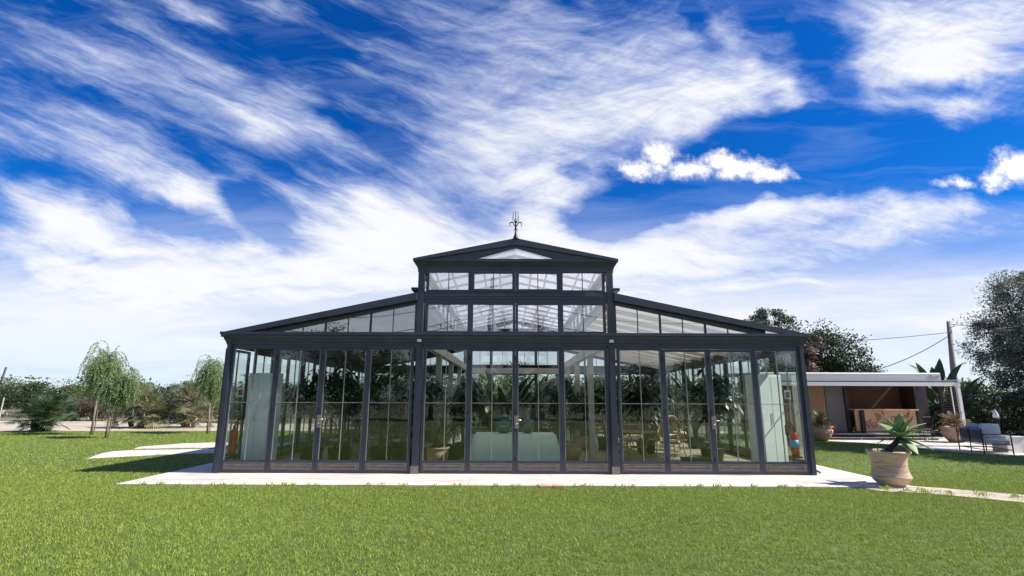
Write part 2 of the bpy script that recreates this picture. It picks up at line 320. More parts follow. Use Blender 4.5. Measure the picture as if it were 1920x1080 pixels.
def link(name, me, m, parent=None, smooth=False, loc=None, bevel=0):
    o = bpy.data.objects.new(name, me); C.objects.link(o)
    if m: me.materials.append(MT[m] if isinstance(m, str) else m)
    if parent: o.parent = parent
    if loc is not None: o.location = loc
    if smooth: me.shade_smooth()
    if bevel:
        b = o.modifiers.new('bevel', 'BEVEL'); b.width = bevel; b.segments = 2; b.limit_method = 'ANGLE'
    return o
def npmesh(name, verts, faces_n, m, parent=None, loc=None):
    """verts Nx3 in face order, every face has faces_n corners of its own"""
    me = bpy.data.meshes.new(name); nv = len(verts); nf = nv//faces_n
    me.vertices.add(nv); me.vertices.foreach_set('co', np.ascontiguousarray(verts, dtype=np.float32).ravel())
    me.loops.add(nv); me.loops.foreach_set('vertex_index', np.arange(nv, dtype=np.int32))
    me.polygons.add(nf); me.polygons.foreach_set('loop_start', np.arange(0, nv, faces_n, dtype=np.int32))
    me.update(calc_edges=True)
    return link(name, me, m, parent, False, loc)
def empty(name, loc=(0,0,0), rz=0.):
    o = bpy.data.objects.new(name, None); C.objects.link(o); o.location = loc; o.rotation_euler = (0,0,rz); return o
def tag(o, label=None, cat=None, group=None, kind=None):
    for k, q in (('label', label), ('category', cat), ('group', group), ('kind', kind)):
        if q: o[k] = q
    return o
def copy_tree(o, parent=None):
    c = o.copy(); C.objects.link(c)
    if parent: c.parent = parent
    for ch in [q for q in bpy.data.objects if q.parent == o]: copy_tree(ch, c)
    return c
# foliage
def leaf_quads(cen, dirs, ln, asp, r=rng):
    n = len(cen); dirs = dirs/np.linalg.norm(dirs, axis=1, keepdims=True)
    a = r.normal(size=(n,3)); sd = np.cross(dirs, a); sd /= np.linalg.norm(sd, axis=1, keepdims=True)+1e-9
    ln = np.broadcast_to(ln, (n,))[:,None]
    q = np.stack([cen-dirs*ln/2, cen+sd*ln*asp/2, cen+dirs*ln/2, cen-sd*ln*asp/2], 1)
    return q.reshape(-1,3)
def crown(blobs, n, size, asp=.5, clumps=50, sig=.22, droop=0., seed=1, shell=.75):
    r = np.random.default_rng(seed); B = np.array(blobs, float); vol = B[:,3]*B[:,4]*B[:,5]; pr = vol**.75; pr /= pr.sum()
    ci = r.choice(len(B), size=clumps, p=pr)
    d = r.normal(size=(clumps,3)); d /= np.linalg.norm(d, axis=1, keepdims=True)
    rad = shell+(1-shell)*r.random(clumps)**.5
    inner = r.random(clumps) < .35; rad[inner] *= r.random(inner.sum())**.5
    rad *= 1+.16*r.normal(size=clumps)
    cc_ = B[ci,:3]+d*rad[:,None]*B[ci,3:6]
    li = r.integers(0, clumps, n); sc_ = (B[ci,3:6].mean(1)*sig)*(.55+.9*r.random(clumps))
    off = np.clip(r.normal(size=(n,3)), -1.55, 1.55)*np.array([1,1,.75]); pts = cc_[li]+off*sc_[li][:,None]
    dirs = r.normal(size=(n,3))*.7+off*.5+np.array([0,0,.2-droop*2.2])
    return leaf_quads(pts, dirs, size*(.6+.8*r.random(n)), asp, r), cc_
def tree(name, label, cat, loc, blobs, n, size, lm, asp=.5, clumps=60, sig=.22, trunk_r=.15, seed=1, group=None, limbs=7, bark='bark', droop=0., bloom=None):
    t = tag(empty(name, loc), label, cat, group)
    q, cc_ = crown(blobs, n, size, asp, clumps, sig, droop, seed)
    npmesh('crown', q, 4, lm, t)
    r = random.Random(seed); tb = MB()
    zc = min(b[2]-b[5]*.5 for b in blobs); zc = max(zc, .35)
    cx = sum(b[0] for b in blobs)/len(blobs)*.5; cy = sum(b[1] for b in blobs)/len(blobs)*.5
    tb.tube([(0,0,-.1),(cx*.2+.03,cy*.2,zc*.5),(cx*.6,cy*.6,zc)], [trunk_r*1.3,trunk_r,trunk_r*.8], 9)
    idx = [r.randrange(len(cc_)) for _ in range(limbs*2)]
    for k, i in enumerate(idx):
        e_ = Vector(cc_[i]); a = Vector((cx*.6, cy*.6, zc*(.8+.2*r.random()))); mid = (a+e_)/2+Vector((r.uniform(-.1,.1),r.uniform(-.1,.1),(e_-a).length*.08))
        w_ = trunk_r*(.5 if k < limbs else .25)
        tb.tube([a,mid,e_], [w_,w_*.55,w_*.15], 6)
    tb.build('trunk', bark, t, True)
    if bloom:
        m_, nb, sz, bb = bloom
        q, _ = crown(bb, nb, sz, .8, 30, .3, 0, seed+5); npmesh('blossom', q, 4, m_, t)
    return t
def weeping(name, label, loc, H, Rr, n_str, seed, lean=0., group=None, gaps=1., sep_=0):
    """pepper tree: slim trunk, arching twigs, strings of small leaves hanging from them"""
    t = tag(empty(name, loc), label, 'tree', group); r = np.random.default_rng(seed); rr = random.Random(seed)
    tb = MB(); base = Vector((0,0,-.05)); fork = Vector((lean*.5,0,H*.42))
    tb.tube([base, (lean*.15,0,H*.2), fork], [.05,.038,.034], 8)
    pts = []; dd = []
    ends = []
    for k in range(15):
        a = rr.uniform(0, 2*math.pi); rad = Rr*rr.uniform(.25,.8); h = H*rr.uniform(.68,.98)*(1-.18*rad/Rr)
        e_ = Vector((lean+rad*math.cos(a), rad*math.sin(a), h)); ends.append(e_)
        mid = fork.lerp(e_, .5)+Vector((0,0,.12*H))
        tb.tube([fork, mid, e_], [.022,.014,.006], 5)
    for k in range(n_str):
        e_ = rr.choice(ends); f_ = fork.lerp(e_, rr.uniform(.55,1.15)); a = rr.uniform(0,2*math.pi)
        p = np.array([f_.x, f_.y, f_.z+rr.uniform(0,.12)*H]); d = np.array([math.cos(a)*.8, math.sin(a)*.8, rr.uniform(.1,.8)])
        ln = rr.uniform(.35,1.0)*Rr*1.5; steps = int(ln/.035)
        for s_ in range(steps):
            d = d+np.array([0,0,-.17]); d /= np.linalg.norm(d); p = p+d*.035
            for q_ in range(2):
                o_ = r.normal(size=3)*.018; pts.append(p+o_); dd.append(d*.6+r.normal(size=3)*.5+np.array([0,0,-.5]))
    q = leaf_quads(np.array(pts), np.array(dd), .06+.03*r.random(len(pts)), .3, r)
    npmesh('crown', q, 4, 'leaf_pepper', t); tb.build('trunk', 'bark', t, True)
    tb = MB(); tb.bar((.07,.05,-.1), (.09,.05,H*.36), .028, .028); tb.build('stake', 'bark', t)
    return t
def fan_palm(name, label, loc, stems, seed, m='palm', cat='palm', rad=.42, group=None):
    t = tag(empty(name, loc), label, cat, group); r = random.Random(seed); V = []; st = MB()
    for (sx, sy, h, nl) in stems:
        st.tube([(sx*.7,sy*.7,-.05),(sx*.9,sy*.9,h*.5),(sx,sy,h)], [.11,.13,.10], 9)
        for k in range(nl):
            a = r.uniform(0,2*math.pi); el = R(r.uniform(-35,85)); L0 = r.uniform(.35,.6)*rad/.42
            d = Vector((math.cos(a)*math.cos(el), math.sin(a)*math.cos(el), math.sin(el)))
            b = Vector((sx,sy,h)); c_ = b+d*L0+Vector((0,0,-.06)); st.tube([b, b+d*L0*.5+Vector((0,0,.02)), c_], [.012,.010,.008], 4)
            side = d.cross(Vector((0,0,1))); side = side.normalized() if side.length > .1 else Vector((1,0,0))
            tw = r.uniform(-.5,.5); nrm = side.cross(d); side = (side*math.cos(tw)+nrm*math.sin(tw)).normalized()
            for j in range(17):
                f = (j/16-.5)*2*R(105); ll = rad*r.uniform(.85,1.05)*(1-.25*abs(j/16-.5)*2)
                e1 = d*math.cos(f)+side*math.sin(f); w_ = side*math.cos(f)-d*math.sin(f)
                mid = c_+e1*ll*.55; tip = c_+e1*ll+Vector((0,0,-.10*ll*r.uniform(.3,2)))
                V += [c_, mid+w_*.017*rad/.42, tip, mid-w_*.017*rad/.42]
    npmesh('fronds', np.array([tuple(q) for q in V]), 4, m, t); st.build('trunk', 'bark', t, True)
    return t
def sago(parent, h0, L0, n, seed, m, spread=1.):
    r = random.Random(seed); V = []
    tb = MB(); tb.lathe([(.09,h0-.12),(.12,h0-.04),(.11,h0+.04),(.05,h0+.1)], 12); tb.build('stem', 'bark', parent, True)
    for k in range(n):
        a = r.uniform(0,2*math.pi); el = R(r.uniform(10,80)); d = Vector((math.cos(a)*math.cos(el), math.sin(a)*math.cos(el), math.sin(el)))
        p = Vector((0,0,h0+.04)); ll = L0*r.uniform(.8,1.1); ns_ = 16
        for j in range(ns_):
            d = (d+Vector((0,0,-.085*spread))).normalized(); p2 = p+d*ll/ns_; side = d.cross(Vector((0,0,1))).normalized()
            wl_ = .14*math.sin(math.pi*min(1,(j+2)/(ns_+1)))**.6*L0/.6
            for sg in (-1,1):
                tip = p+side*sg*wl_+d*wl_*.6+Vector((0,0,.03)); V += [p, p+d*.012, tip, p-d*.012]
            V += [p-side*.006, p2-side*.005, p2+side*.005, p+side*.006]; p = p2
    npmesh('fronds', np.array([tuple(q) for q in V]), 4, m, parent)
POT = [(.0,.0),(.30,.0),(.33,.03),(.40,.13),(.43,.20),(.425,.225),(.41,.24),(.40,.30),(.40,.45),(.405,.60),(.415,.66),(.47,.70),(.485,.725),(.47,.745),(.43,.745),(.41,.70),(.39,.62),(.0,.62)]
def pot(parent, prof, m, s=1., soil=None):
    b = MB(); b.lathe([(r_*s, z*s) for r_, z in prof if r_ > 0 or True], 40); b.build('pot', m, parent, True)
    if soil: b = MB(); b.lathe([(soil[0]*.98, soil[1]-.02),(soil[0]*.98, soil[1])], 24); b.build('earth', 'earth', parent)
# ------------------------------------------------------------------ ground
def sheet(name, poly, z, m, thick=0):
    b = MB()
    if thick: b.prism(poly, 'z', z-thick, z)
    else: b.add([(x,y,z) for x,y in poly], [tuple(range(len(poly)))])
    o = b.build(name, m); tag(o, kind='structure'); return o
sheet('ground', [(-900,-700),(900,-700),(900,1500),(-900,1500)], -.03, 'soil')
LAWN = [(-60,-12),(60,-12),(60,21),(24,22),(20,24),(-8,26),(-13,25.6),(-20,25),(-24,24.4),(-40,24),(-60,26)]
sheet('lawn', LAWN, 0, 'lawn')
sheet('driveway', [(-70,24.2),(-40,24.4),(-24,24.8),(-20,25.4),(-13,26),(-9,26.3),(-9,32),(-12,33),(-20,35),(-70,35)], -.012, 'gravel')
TERR = (-7.25, 7.42, 10.2, 25.2)
x0,x1,y0,y1 = TERR
sheet('terrace', [(x0,y0),(x1,y0),(x1,y1),(x0,y1)], .02, 'stone', .06)
def seams(name, xs, ys, z, w_, x0, x1, y0, y1):
    b = MB()
    for x in xs: b.add([(x-w_,y0,z),(x+w_,y0,z),(x+w_,y1,z),(x-w_,y1,z)], [(0,1,2,3)])
    for y in ys: b.add([(x0,y-w_,z+.001),(x1,y-w_,z+.001),(x1,y+w_,z+.001),(x0,y+w_,z+.001)], [(0,1,2,3)])
    o = b.build(name, 'soil'); tag(o, kind='structure')
P1 = [(-10.96,14.21),(-9.64,15.3),(-7.6,16.0),(-7.6,17.1),(-9.29,17.0),(-11.37,16.53),(-11.7,16.2),(-11.6,15.6)]
P2 = [(-11.6,16.85),(-9.43,17.4),(-7.6,17.7),(-7.6,19.4),(-10.4,19.4),(-11.3,18.9),(-11.9,17.6)]
sheet('path', P1, .006, 'stone'); sheet('path', P2, .006, 'stone')
P3 = [(7.42,10.2),(6.4,10.2),(6.5,9.85),(7.2,9.6),(7.9,9.0),(8.6,8.3),(11,7.6),(16,7.0),(16,8.1),(11,8.6),(9.3,9.1),(8.6,9.6),(7.9,10.15),(7.42,10.45)]
sheet('path', P3, .008, 'gravel')
P4 = [(11.6,21.7),(11.8,21.35),(13.0,20.1),(13.5,18.7),(13.5,17.3),(13.9,16.2),(14.8,15.6),(17,15.2),(30,15.2),(30,23.5),(11.4,23.5)]
sheet('pavement', P4, .012, 'stone')
seams('paving_joint', [-5.6,-4,-2.4,-.8,.8,2.4,4,5.6], [10.95], .0215, .0025, x0, x1, y0, 11.6)
seams('paving_joint', [14.6,16.1,17.6], [16.4,17.9,19.4,20.9], .014, .008, 13.6, 20, 15.6, 23)
# ------------------------------------------------------------------ grass blades
def inpoly(px, py, poly):
    r_ = np.zeros(len(px), bool); n = len(poly); j = n-1
    for i in range(n):
        xi, yi = poly[i]; xj, yj = poly[j]
        c_ = ((yi > py) != (yj > py)) & (px < (xj-xi)*(py-yi)/(yj-yi+1e-12)+xi); r_ ^= c_; j = i
    return r_
def blades(name, n, y0, y1, wd, ht, m, seed, tuft=5, pad=.05):
    r = np.random.default_rng(seed)
    nt_ = n//tuft
    y = np.sqrt(y0*y0+(y1*y1-y0*y0)*r.random(nt_)); x = (r.random(nt_)*2-1)*(y*1.0+.6)
    keep = inpoly(x, y, LAWN) & ((y < 9.8+3.4*r.random(nt_)) if y0 < 6 else (y > 9.2+3.4*r.random(nt_)))
    keep &= ~((x > TERR[0]-pad) & (x < TERR[1]+pad) & (y > TERR[2]-pad*r.random(nt_)*1.5) & (y < TERR[3]))
    for p_ in (P1, P2, P4): keep &= ~inpoly(x, y, p_)
    keep &= ~(inpoly(x, y, P3) & (r.random(nt_) < .93))
    x = x[keep]; y = y[keep]; k = len(x)
    X = (x[:,None]+r.normal(size=(k,tuft))*wd*2.2).ravel(); Y = (y[:,None]+r.normal(size=(k,tuft))*wd*2.2).ravel(); k = len(X)
    h = ht*(.45+.8*r.random(k)); a = r.random(k)*2*np.pi; w_ = wd*(.6+.7*r.random(k))/2; lean = h*(.25+.55*r.random(k)); la = r.random(k)*2*np.pi
    b0 = np.stack([X-np.cos(a)*w_, Y-np.sin(a)*w_, np.zeros(k)], 1); b1 = np.stack([X+np.cos(a)*w_, Y+np.sin(a)*w_, np.zeros(k)], 1)
    tp = np.stack([X+np.cos(la)*lean, Y+np.sin(la)*lean, h], 1)
    o = npmesh(name, np.stack([b0,b1,tp],1).reshape(-1,3), 3, m)
    tag(o, kind='stuff'); o['label'] = 'short mown lawn grass, dense yellowish green blades'
    o['category'] = 'grass'
blades('grass', 640000, 4.7, 13.2, .0070, .030, 'blade', 1)
blades('grass', 280000, 9.0, 26.2, .014, .038, 'blade2', 2)
# weeds growing on the gravel path and at the terrace edge
r = np.random.default_rng(5); pts = []
for k in range(46):
    cx = 6.6+r.random()*3.6; cy = 9.9-(cx-6.6)*.42+r.normal()*.16
    for j in range(16): pts.append((cx+r.normal()*.03, cy+r.normal()*.03, .03+r.random()*.03))
for k in range(60):
    cx = -7+r.random()*14; 
    for j in range(10): pts.append((cx+r.normal()*.03, 10.17+r.normal()*.02, .02+r.random()*.03))
pts = np.array(pts)
o = npmesh('weeds', leaf_quads(pts, r.normal(size=pts.shape)*.6+np.array([0,0,1.]), .07*(.5+r.random(len(pts))), .16, r), 4, 'blade2'); tag(o, 'sparse weeds on the pale path and terrace edge', 'weeds', kind='stuff')
for i, (x, y, a) in enumerate(((.62,10.12,.05),(.86,10.13,-.06))):
    b = MB(); b.box(-.105,.105,-.06,.06,0,.035); o = b.build('brick', 'brick', None, False, (x,y,0), .006); o.rotation_euler.z = a
    tag(o, ('left' if i == 0 else 'right')+' one of two red bricks lying in the grass at the terrace edge', 'brick', 'bricks at the terrace edge')
# ------------------------------------------------------------------ glass pavilion
YF = 11.7; CX = .08; W = 6.345; NW = 2.2; YB = 24.0; DEP = YB-YF
PV = tag(empty('glass_pavilion', (CX, YF, .02)), 'large dark grey metal and glass garden pavilion with raised central nave and iron finial', 'pavilion')
# local frame: x about the centre, y 0 at the facade plane, z from the terrace
def leafset(w_, z0, z1, door, name):
    """one bay leaf facing -Y: moulded kick panel below, glass with a thin cross bar above"""
    b = MB(); s_ = .055; d0, d1 = -.028, .028
    zk = .25; zb = .30
    b.box(-w_/2,-w_/2+s_,d0,d1,z0,z1); b.box(w_/2-s_,w_/2,d0,d1,z0,z1)
    b.box(-w_/2+s_,w_/2-s_,d0,d1,z1-s_,z1); b.box(-w_/2+s_,w_/2-s_,d0,d1,zk-.035,zk+.012); b.box(-w_/2+s_,w_/2-s_,d0,d1,z0,z0+.045)
    f = b.build(name, 'paint')
    b = MB(); b.box(-w_/2+s_,w_/2-s_,-.012,.012,z0+.045,zk-.035)
    zc = (z0+zk)/2+.005; hw = w_*.5-s_-.07
    for (a0,a1,c0,c1) in ((-hw,hw,zc+.024,zc+.038),(-hw,hw,zc-.038,zc-.024),(-hw,-hw+.014,zc-.024,zc+.024),(hw-.014,hw,zc-.024,zc+.024)): b.box(a0,a1,-.034,-.012,c0,c1)
    for (a0,a1,c0,c1) in ((-w_/2+s_,w_/2-s_,zk-.05,zk-.035),(-w_/2+s_,w_/2-s_,z0+.045,z0+.058)): b.box(a0,a1,-.02,-.012,c0,c1)
    b.build('kick_panel', 'paint_dusty', f)
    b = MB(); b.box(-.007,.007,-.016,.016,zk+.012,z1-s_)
    for sg in (-1,1): b.box(sg*(w_/2-s_-.006)-.006,sg*(w_/2-s_-.006)+.006,d0+.012,d0+.03,zk+.012,z1-s_)  # pale strips beside the stiles imitate sunlit highlights on the dark frame
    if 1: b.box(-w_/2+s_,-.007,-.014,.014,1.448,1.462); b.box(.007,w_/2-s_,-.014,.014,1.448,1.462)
    b.build('glazing_bar_and_glint', 'muntin', f)
    b = MB(); b.box(-w_/2+s_,w_/2-s_,-.004,.004,zk+.012,z1-s_); b.build('pane', 'glass', f)
    if door:
        for z in (.30,1.28,2.42): b = MB(); b.tube([(-w_/2+.0,-.036,z-.05),(-w_/2+.0,-.036,z+.05)], .014, 8); b.build('hinge', 'iron', f)
    return f
def lock(parent, x, sg):
    b = MB(); b.box(x-.05,x+.05,-.052,-.03,.93,1.19); b.build('lock_plate', 'paint_dusty', parent, False, None, .004)
    b = MB(); b.tube([(x,-.052,1.11),(x,-.095,1.11),(x+sg*.02,-.105,1.11),(x+sg*.10,-.105,1.105)], .010, 8); b.build('handle', 'steel', parent, True); b = MB(); b.tube([(x,-.052,1.02),(x,-.075,1.02)], .014, 10); b.build('lock_cylinder', 'steel', parent, True)
def put(src, x, y, rz, used={}):
    o = src if src.name not in used else copy_tree(src, PV)
    used[src.name] = 1
    o.parent = PV; o.location = (x, y, 0); o.rotation_euler = (0,0,rz); return o
ZT = 2.66
wS = (W-.13-NW-.01)/4; wN = (2*NW-.36)/4
srcs = {}
def getsrc(w_, door):
    k = (round(w_,3), door)
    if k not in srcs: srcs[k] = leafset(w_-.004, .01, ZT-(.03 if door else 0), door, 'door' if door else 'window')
    return srcs[k]
def bay(xa, w_, y, rz, lockit=False):
    out = []
    for i in range(4):
        door = i in (1,2)
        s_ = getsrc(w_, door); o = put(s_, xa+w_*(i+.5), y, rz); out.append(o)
    return out
for side in (0, 1):
    y = 0 if side == 0 else DEP; rz = 0 if side == 0 else math.pi
    for xa, w_ in ((-W+.11, wS), (-2*wN, wN), (NW+.03-.0, wS)):
        row = bay(xa, w_, y, rz)
        if side == 0: lock(row[2], -w_/2+.028, 1)
nsd = 12; wD = (DEP-.44)/nsd
for sg in (-1,1):
    for k in range(nsd):
        if sg == -1 and k == 0: continue          # this leaf stands open
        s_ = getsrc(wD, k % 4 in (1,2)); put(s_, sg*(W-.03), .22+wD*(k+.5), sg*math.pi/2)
# the open side door, folded back flat along the wall
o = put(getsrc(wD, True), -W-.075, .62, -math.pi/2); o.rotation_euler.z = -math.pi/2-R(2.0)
# piers
def pier(x, w_, y0_, y1_, z0, z1, name='post'):
    b = MB(); b.box(x-w_/2,x+w_/2,y0_,y1_,z0,z1); b.box(x-w_/2+.02,x+w_/2-.02,y0_-.02,y0_,z0,z1-.004); 
    return b.build(name, 'paint', PV)
for sx in (-1,1):
    pier(sx*(W-.06), .12, -.05, .12, 0, 2.72); pier(sx*(NW-.085), .15, -.06, .10, 0, 2.72)
    pier(sx*(W-.06), .12, DEP-.12, DEP+.05, 0, 2.72); pier(sx*(NW-.085), .15, DEP-.10, DEP+.06, 0, 2.72)
    b = MB(); b.box(sx*(NW-.085)-.085,sx*(NW-.085)+.085,-.085,-.08,.0,.16); b.build('pier_shoe', 'paint_dusty', PV)
    for k in (4, 8): b = MB(); b.box(sx*(W-.06)-.06,sx*(W-.06)+.06,.22+wD*k-.03,.22+wD*k+.03,0,2.72); b.build('post', 'paint', PV)
# cornice moulding swept round the building
def cornice(name, hw, y0_, y1_, prof):
    """prof = (projection, z) polyline from bottom to top, swept round a rectangle"""
    b = MB(); vs = []
    for pj, z in prof:
        vs += [(-hw-pj,y0_-pj,z),(hw+pj,y0_-pj,z),(hw+pj,y1_+pj,z),(-hw-pj,y1_+pj,z)]
    m_ = len(prof); fs = [(i*4+k,i*4+(k+1)%4,(i+1)*4+(k+1)%4,(i+1)*4+k) for i in range(m_-1) for k in range(4)]
    b.add(vs, fs); return b.build(name, 'paint', PV)
cornice('cornice', W, 0, DEP, [(-.05,2.64),(.02,2.64),(.02,2.70),(.035,2.705),(.035,2.745),(.05,2.75),(.055,2.79),(.075,2.805),(.085,2.85),(.105,2.865),(.105,2.90),(.145,2.915),(.145,2.975),(-.05,2.975)])
cornice('upper_cornice', NW, 0, DEP, [(-.05,4.37),(.02,4.37),(.02,4.43),(.03,4.435),(.03,4.475),(.045,4.48),(.05,4.51),(.07,4.52),(.09,4.575),(.12,4.59),(.12,4.655),(-.05,4.655)])
cornice('string_course', NW, -.01, DEP+.01, [(-.05,3.66),(.0,3.66),(.0,3.735),(.015,3.74),(.015,3.80),(.03,3.805),(.03,3.86),(.01,3.87),(.01,3.915),(-.05,3.915)])
# front and back walls above the main cornice
ZR0, ZR1 = 2.965, 3.86                         # lean-to roof top at the eave and at the nave
SL = (ZR1-ZR0)/(W+.10-NW)
def rz_(x): return ZR0+(W+.10-abs(x))*SL
fr = .045
for yy in (.02, DEP-.02):
    for sx in (-1,1):
        b = MB()                                # corner posts of the nave
        b.box(sx*(NW-.07)-.07, sx*(NW-.07)+.07, yy-.07, yy+.06, 2.975, 4.40); b.build('post', 'paint', PV)
    for zA, zB, isB in ((2.975,3.66,0),(3.915,4.40,1)):
        for i in range(4):
            xa = -2*wN+i*wN+.02; xb = xa+wN-.04; b = MB(); z0_, z1_ = zA+.002, zB-.002
            op = isB and i in (1,2); t_ = .04 if not op else .055; ya = yy-.03-(.03 if op else 0)
            b.box(xa-.018,xa+t_,ya,yy+.03,z0_,z1_); b.box(xb-t_,xb+.018,ya,yy+.03,z0_,z1_); b.box(xa+t_,xb-t_,ya,yy+.03,z1_-t_,z1_); b.box(xa+t_,xb-t_,ya,yy+.03,z0_,z0_+t_)
            xm = (xa+xb)/2; b.box(xm-.008,xm+.008,yy-.02,yy+.02,z0_+t_,z1_-t_)
            f = b.build('clerestory_window', 'paint', PV)
            b = MB(); b.box(xa+t_,xb-t_,yy-.005,yy+.005,z0_+t_,z1_-t_); b.build('pane', 'glass_upper', f)
    # sloping lights over the side bays
    for sx in (-1,1):
        xs = [NW+.03+wS*k/2 for k in range(0,9)]; bf = MB(); bp = MB(); top = lambda x: rz_(x)-.235
        for k, x in enumerate(xs):
            if top(x) < 3.0: continue
            h_ = .022 if k % 2 == 0 else .008
            bf.prism([(sx*(x-h_),2.975),(sx*(x+h_),2.975),(sx*(x+h_),top(x+h_)),(sx*(x-h_),top(x-h_))], 'y', yy-.02, yy+.02)
        xe = NW+(ZR1-.235-2.98)/SL
        bf.prism([(sx*NW,top(NW)),(sx*(xe+.3),top(xe+.3)),(sx*(xe+.3),rz_(xe+.3)-.09),(sx*NW,rz_(NW)-.09)], 'y', yy-.03, yy+.03)
        f = bf.build('side_light', 'paint', PV)
        bp.prism([(sx*NW,2.976),(sx*xe,2.976),(sx*NW,top(NW))], 'y', yy-.004, yy+.004); bp.build('pane', 'glass_upper', f)
# lean-to roofs and rake boards
for sx in (-1,1):
    b = MB(); xo = W+.12
    b.prism([(sx*NW,rz_(NW)-.10),(sx*xo,rz_(xo)-.08),(sx*xo,rz_(xo)),(sx*NW,rz_(NW)-.004)], 'y', -.05, DEP+.05); f = b.build('side_roof', 'milky_side' if sx > 0 else 'ceiling_shaded', PV)  # left roof has its shade put into the colour, right one is translucent
    b = MB()
    for k in range(1,12): b.prism([(sx*NW,rz_(NW)-.22),(sx*(W-.05),rz_(W)-.20),(sx*(W-.05),rz_(W)-.085),(sx*NW,rz_(NW)-.102)], 'y', k*DEP/12-.009, k*DEP/12+.009)
    b.build('rafters', 'ceiling' if sx > 0 else 'ceiling_shaded', f)
    for ya, yb in ((-.14,-.05),(DEP+.05,DEP+.14)):
        b = MB(); b.prism([(sx*(NW+.0),rz_(NW)-.16),(sx*(W+.12),rz_(W+.12)-.10),(sx*(W+.12),rz_(W+.12)),(sx*(NW+.0),rz_(NW)+.012)], 'y', ya, yb); b.build('rake_board', 'paint', PV)
    b = MB(); b.box(sx*(NW+.07)-.07, sx*(NW+.07)+.07, -.10, DEP+.10, 3.935, 3.99); b.build('gutter', 'iron', PV)
    # clerestory along the nave sides
    for k in range(12):
        ya = k*DEP/12+.03; yb = (k+1)*DEP/12-.03; b = MB(); x = sx*(NW-.04); z0_, z1_ = 3.915, 4.40
        b.box(x-.03,x+.03,ya-.03,ya+.03,z0_,z1_); b.box(x-.03,x+.03,yb-.03,yb+.03,z0_,z1_); b.box(x-.03,x+.03,ya+.03,yb-.03,z1_-.05,z1_); b.box(x-.03,x+.03,ya+.03,yb-.03,z0_,z0_+.05)
        f = b.build('clerestory_window', 'paint', PV); b = MB(); b.box(x-.005,x+.005,ya+.03,yb-.03,z0_+.05,z1_-.05); b.build('pane', 'glass_upper', f)
# nave roof
ZN0, ZN1 = 4.645, 5.115; HN = NW+.12
for sx in (-1,1):
    b = MB(); b.prism([(0,ZN1-.05),(sx*HN,ZN0-.045),(sx*HN,ZN0),(0,ZN1-.003)], 'y', -.02, DEP+.02); b.build('nave_roof', 'milky', PV)
    b = MB()
    for k in range(1,12): b.prism([(0,ZN1-.12),(sx*(NW-.03),ZN0-.10),(sx*(NW-.03),ZN0-.045),(0,ZN1-.052)], 'y', k*DEP/12-.02, k*DEP/12+.02)
    b.build('rafters', 'white_post', PV)
    for ya, yb in ((-.15,-.04),(DEP+.04,DEP+.15)):
        b = MB(); b.prism([(0,ZN1-.135),(sx*HN,ZN0-.05),(sx*HN,ZN0+.01),(0,ZN1+.02)], 'y', ya, yb); b.build('gable_rake', 'paint', PV)
        b = MB(); b.prism([(0,ZN1-.200),(sx*.92,4.652),(sx*HN*.93,4.652),(sx*HN*.93,ZN0+.03),(0,ZN1-.137)], 'y', ya+.05, yb-.01); b.build('gable_trim', 'paint', PV)
for yy in (.0, DEP):
    b = MB(); b.prism([(-1.35,4.66),(1.35,4.66),(0,ZN1-.16)], 'y', yy-.004, yy+.004); b.build('gable_pane', 'glass_upper', PV)
# slatted white shades under the nave roof, sagging between the rafters
b = MB()
for k in range(3):
    ya = .35+k*3.9
    for j in range(11):
        x = -1.9+j*3.8/10; n_ = 14
        pts = [(x, ya+3.8*i/n_, 4.50-.16*math.sin(math.pi*i/n_)+.16*(1-abs(x)/2)) for i in range(n_+1)]
        for p_, q_ in zip(pts, pts[1:]): b.bar(p_, q_, .05, .006)
b.build('ceiling_slats', 'drape', PV)
b = MB()
for k in range(3):
    ya = 2.9+k*3.1; n_ = 12
    pts = [(-2.0+4.0*i/n_, ya, 4.30-.20*math.sin(math.pi*i/n_)) for i in range(n_+1)]
    for p_, q_ in zip(pts, pts[1:]): b.bar(p_, q_, .10, .012)
b.build('ceiling_swags', 'drape', PV)
# inner columns and beams
for sx in (-1,1):
    for k in range(1,5):
        b = MB(); y = 2.95*k; x = sx*(NW-.12); b.box(x-.075,x+.075,y-.075,y+.075,0,2.70); b.box(x-.10,x+.10,y-.10,y+.10,0,.10); b.build('column', 'white_post', PV)
    b = MB(); x = sx*(NW-.12); b.box(x-.08,x+.08,.10,DEP-.10,2.701,2.93); b.build('nave_beam', 'ceiling', PV)
b = MB(); b.box(-NW+.205,NW-.205,DEP-.20,DEP-.07,2.62,2.86); b.build('cross_beam', 'ceiling', PV)
b = MB(); b.box(-W+.01,W-.01,.03,DEP-.03,.0,.012); b.build('floor', 'floor_in', PV)
for sx in (-1,1):
    b = MB(); b.box(-.045,.045,-.05,.0,-.03,.03); b.build('wall_lamp', 'lamp_white', PV, False, (sx*(NW-.085),-.052,2.80), .006)
b = MB(); b.tube([(W+.0,.3,.06),(W+.16,.22,.05),(W+.22,.20,.02)], .02, 8); b.build('drain_pipe', 'rubber', PV)
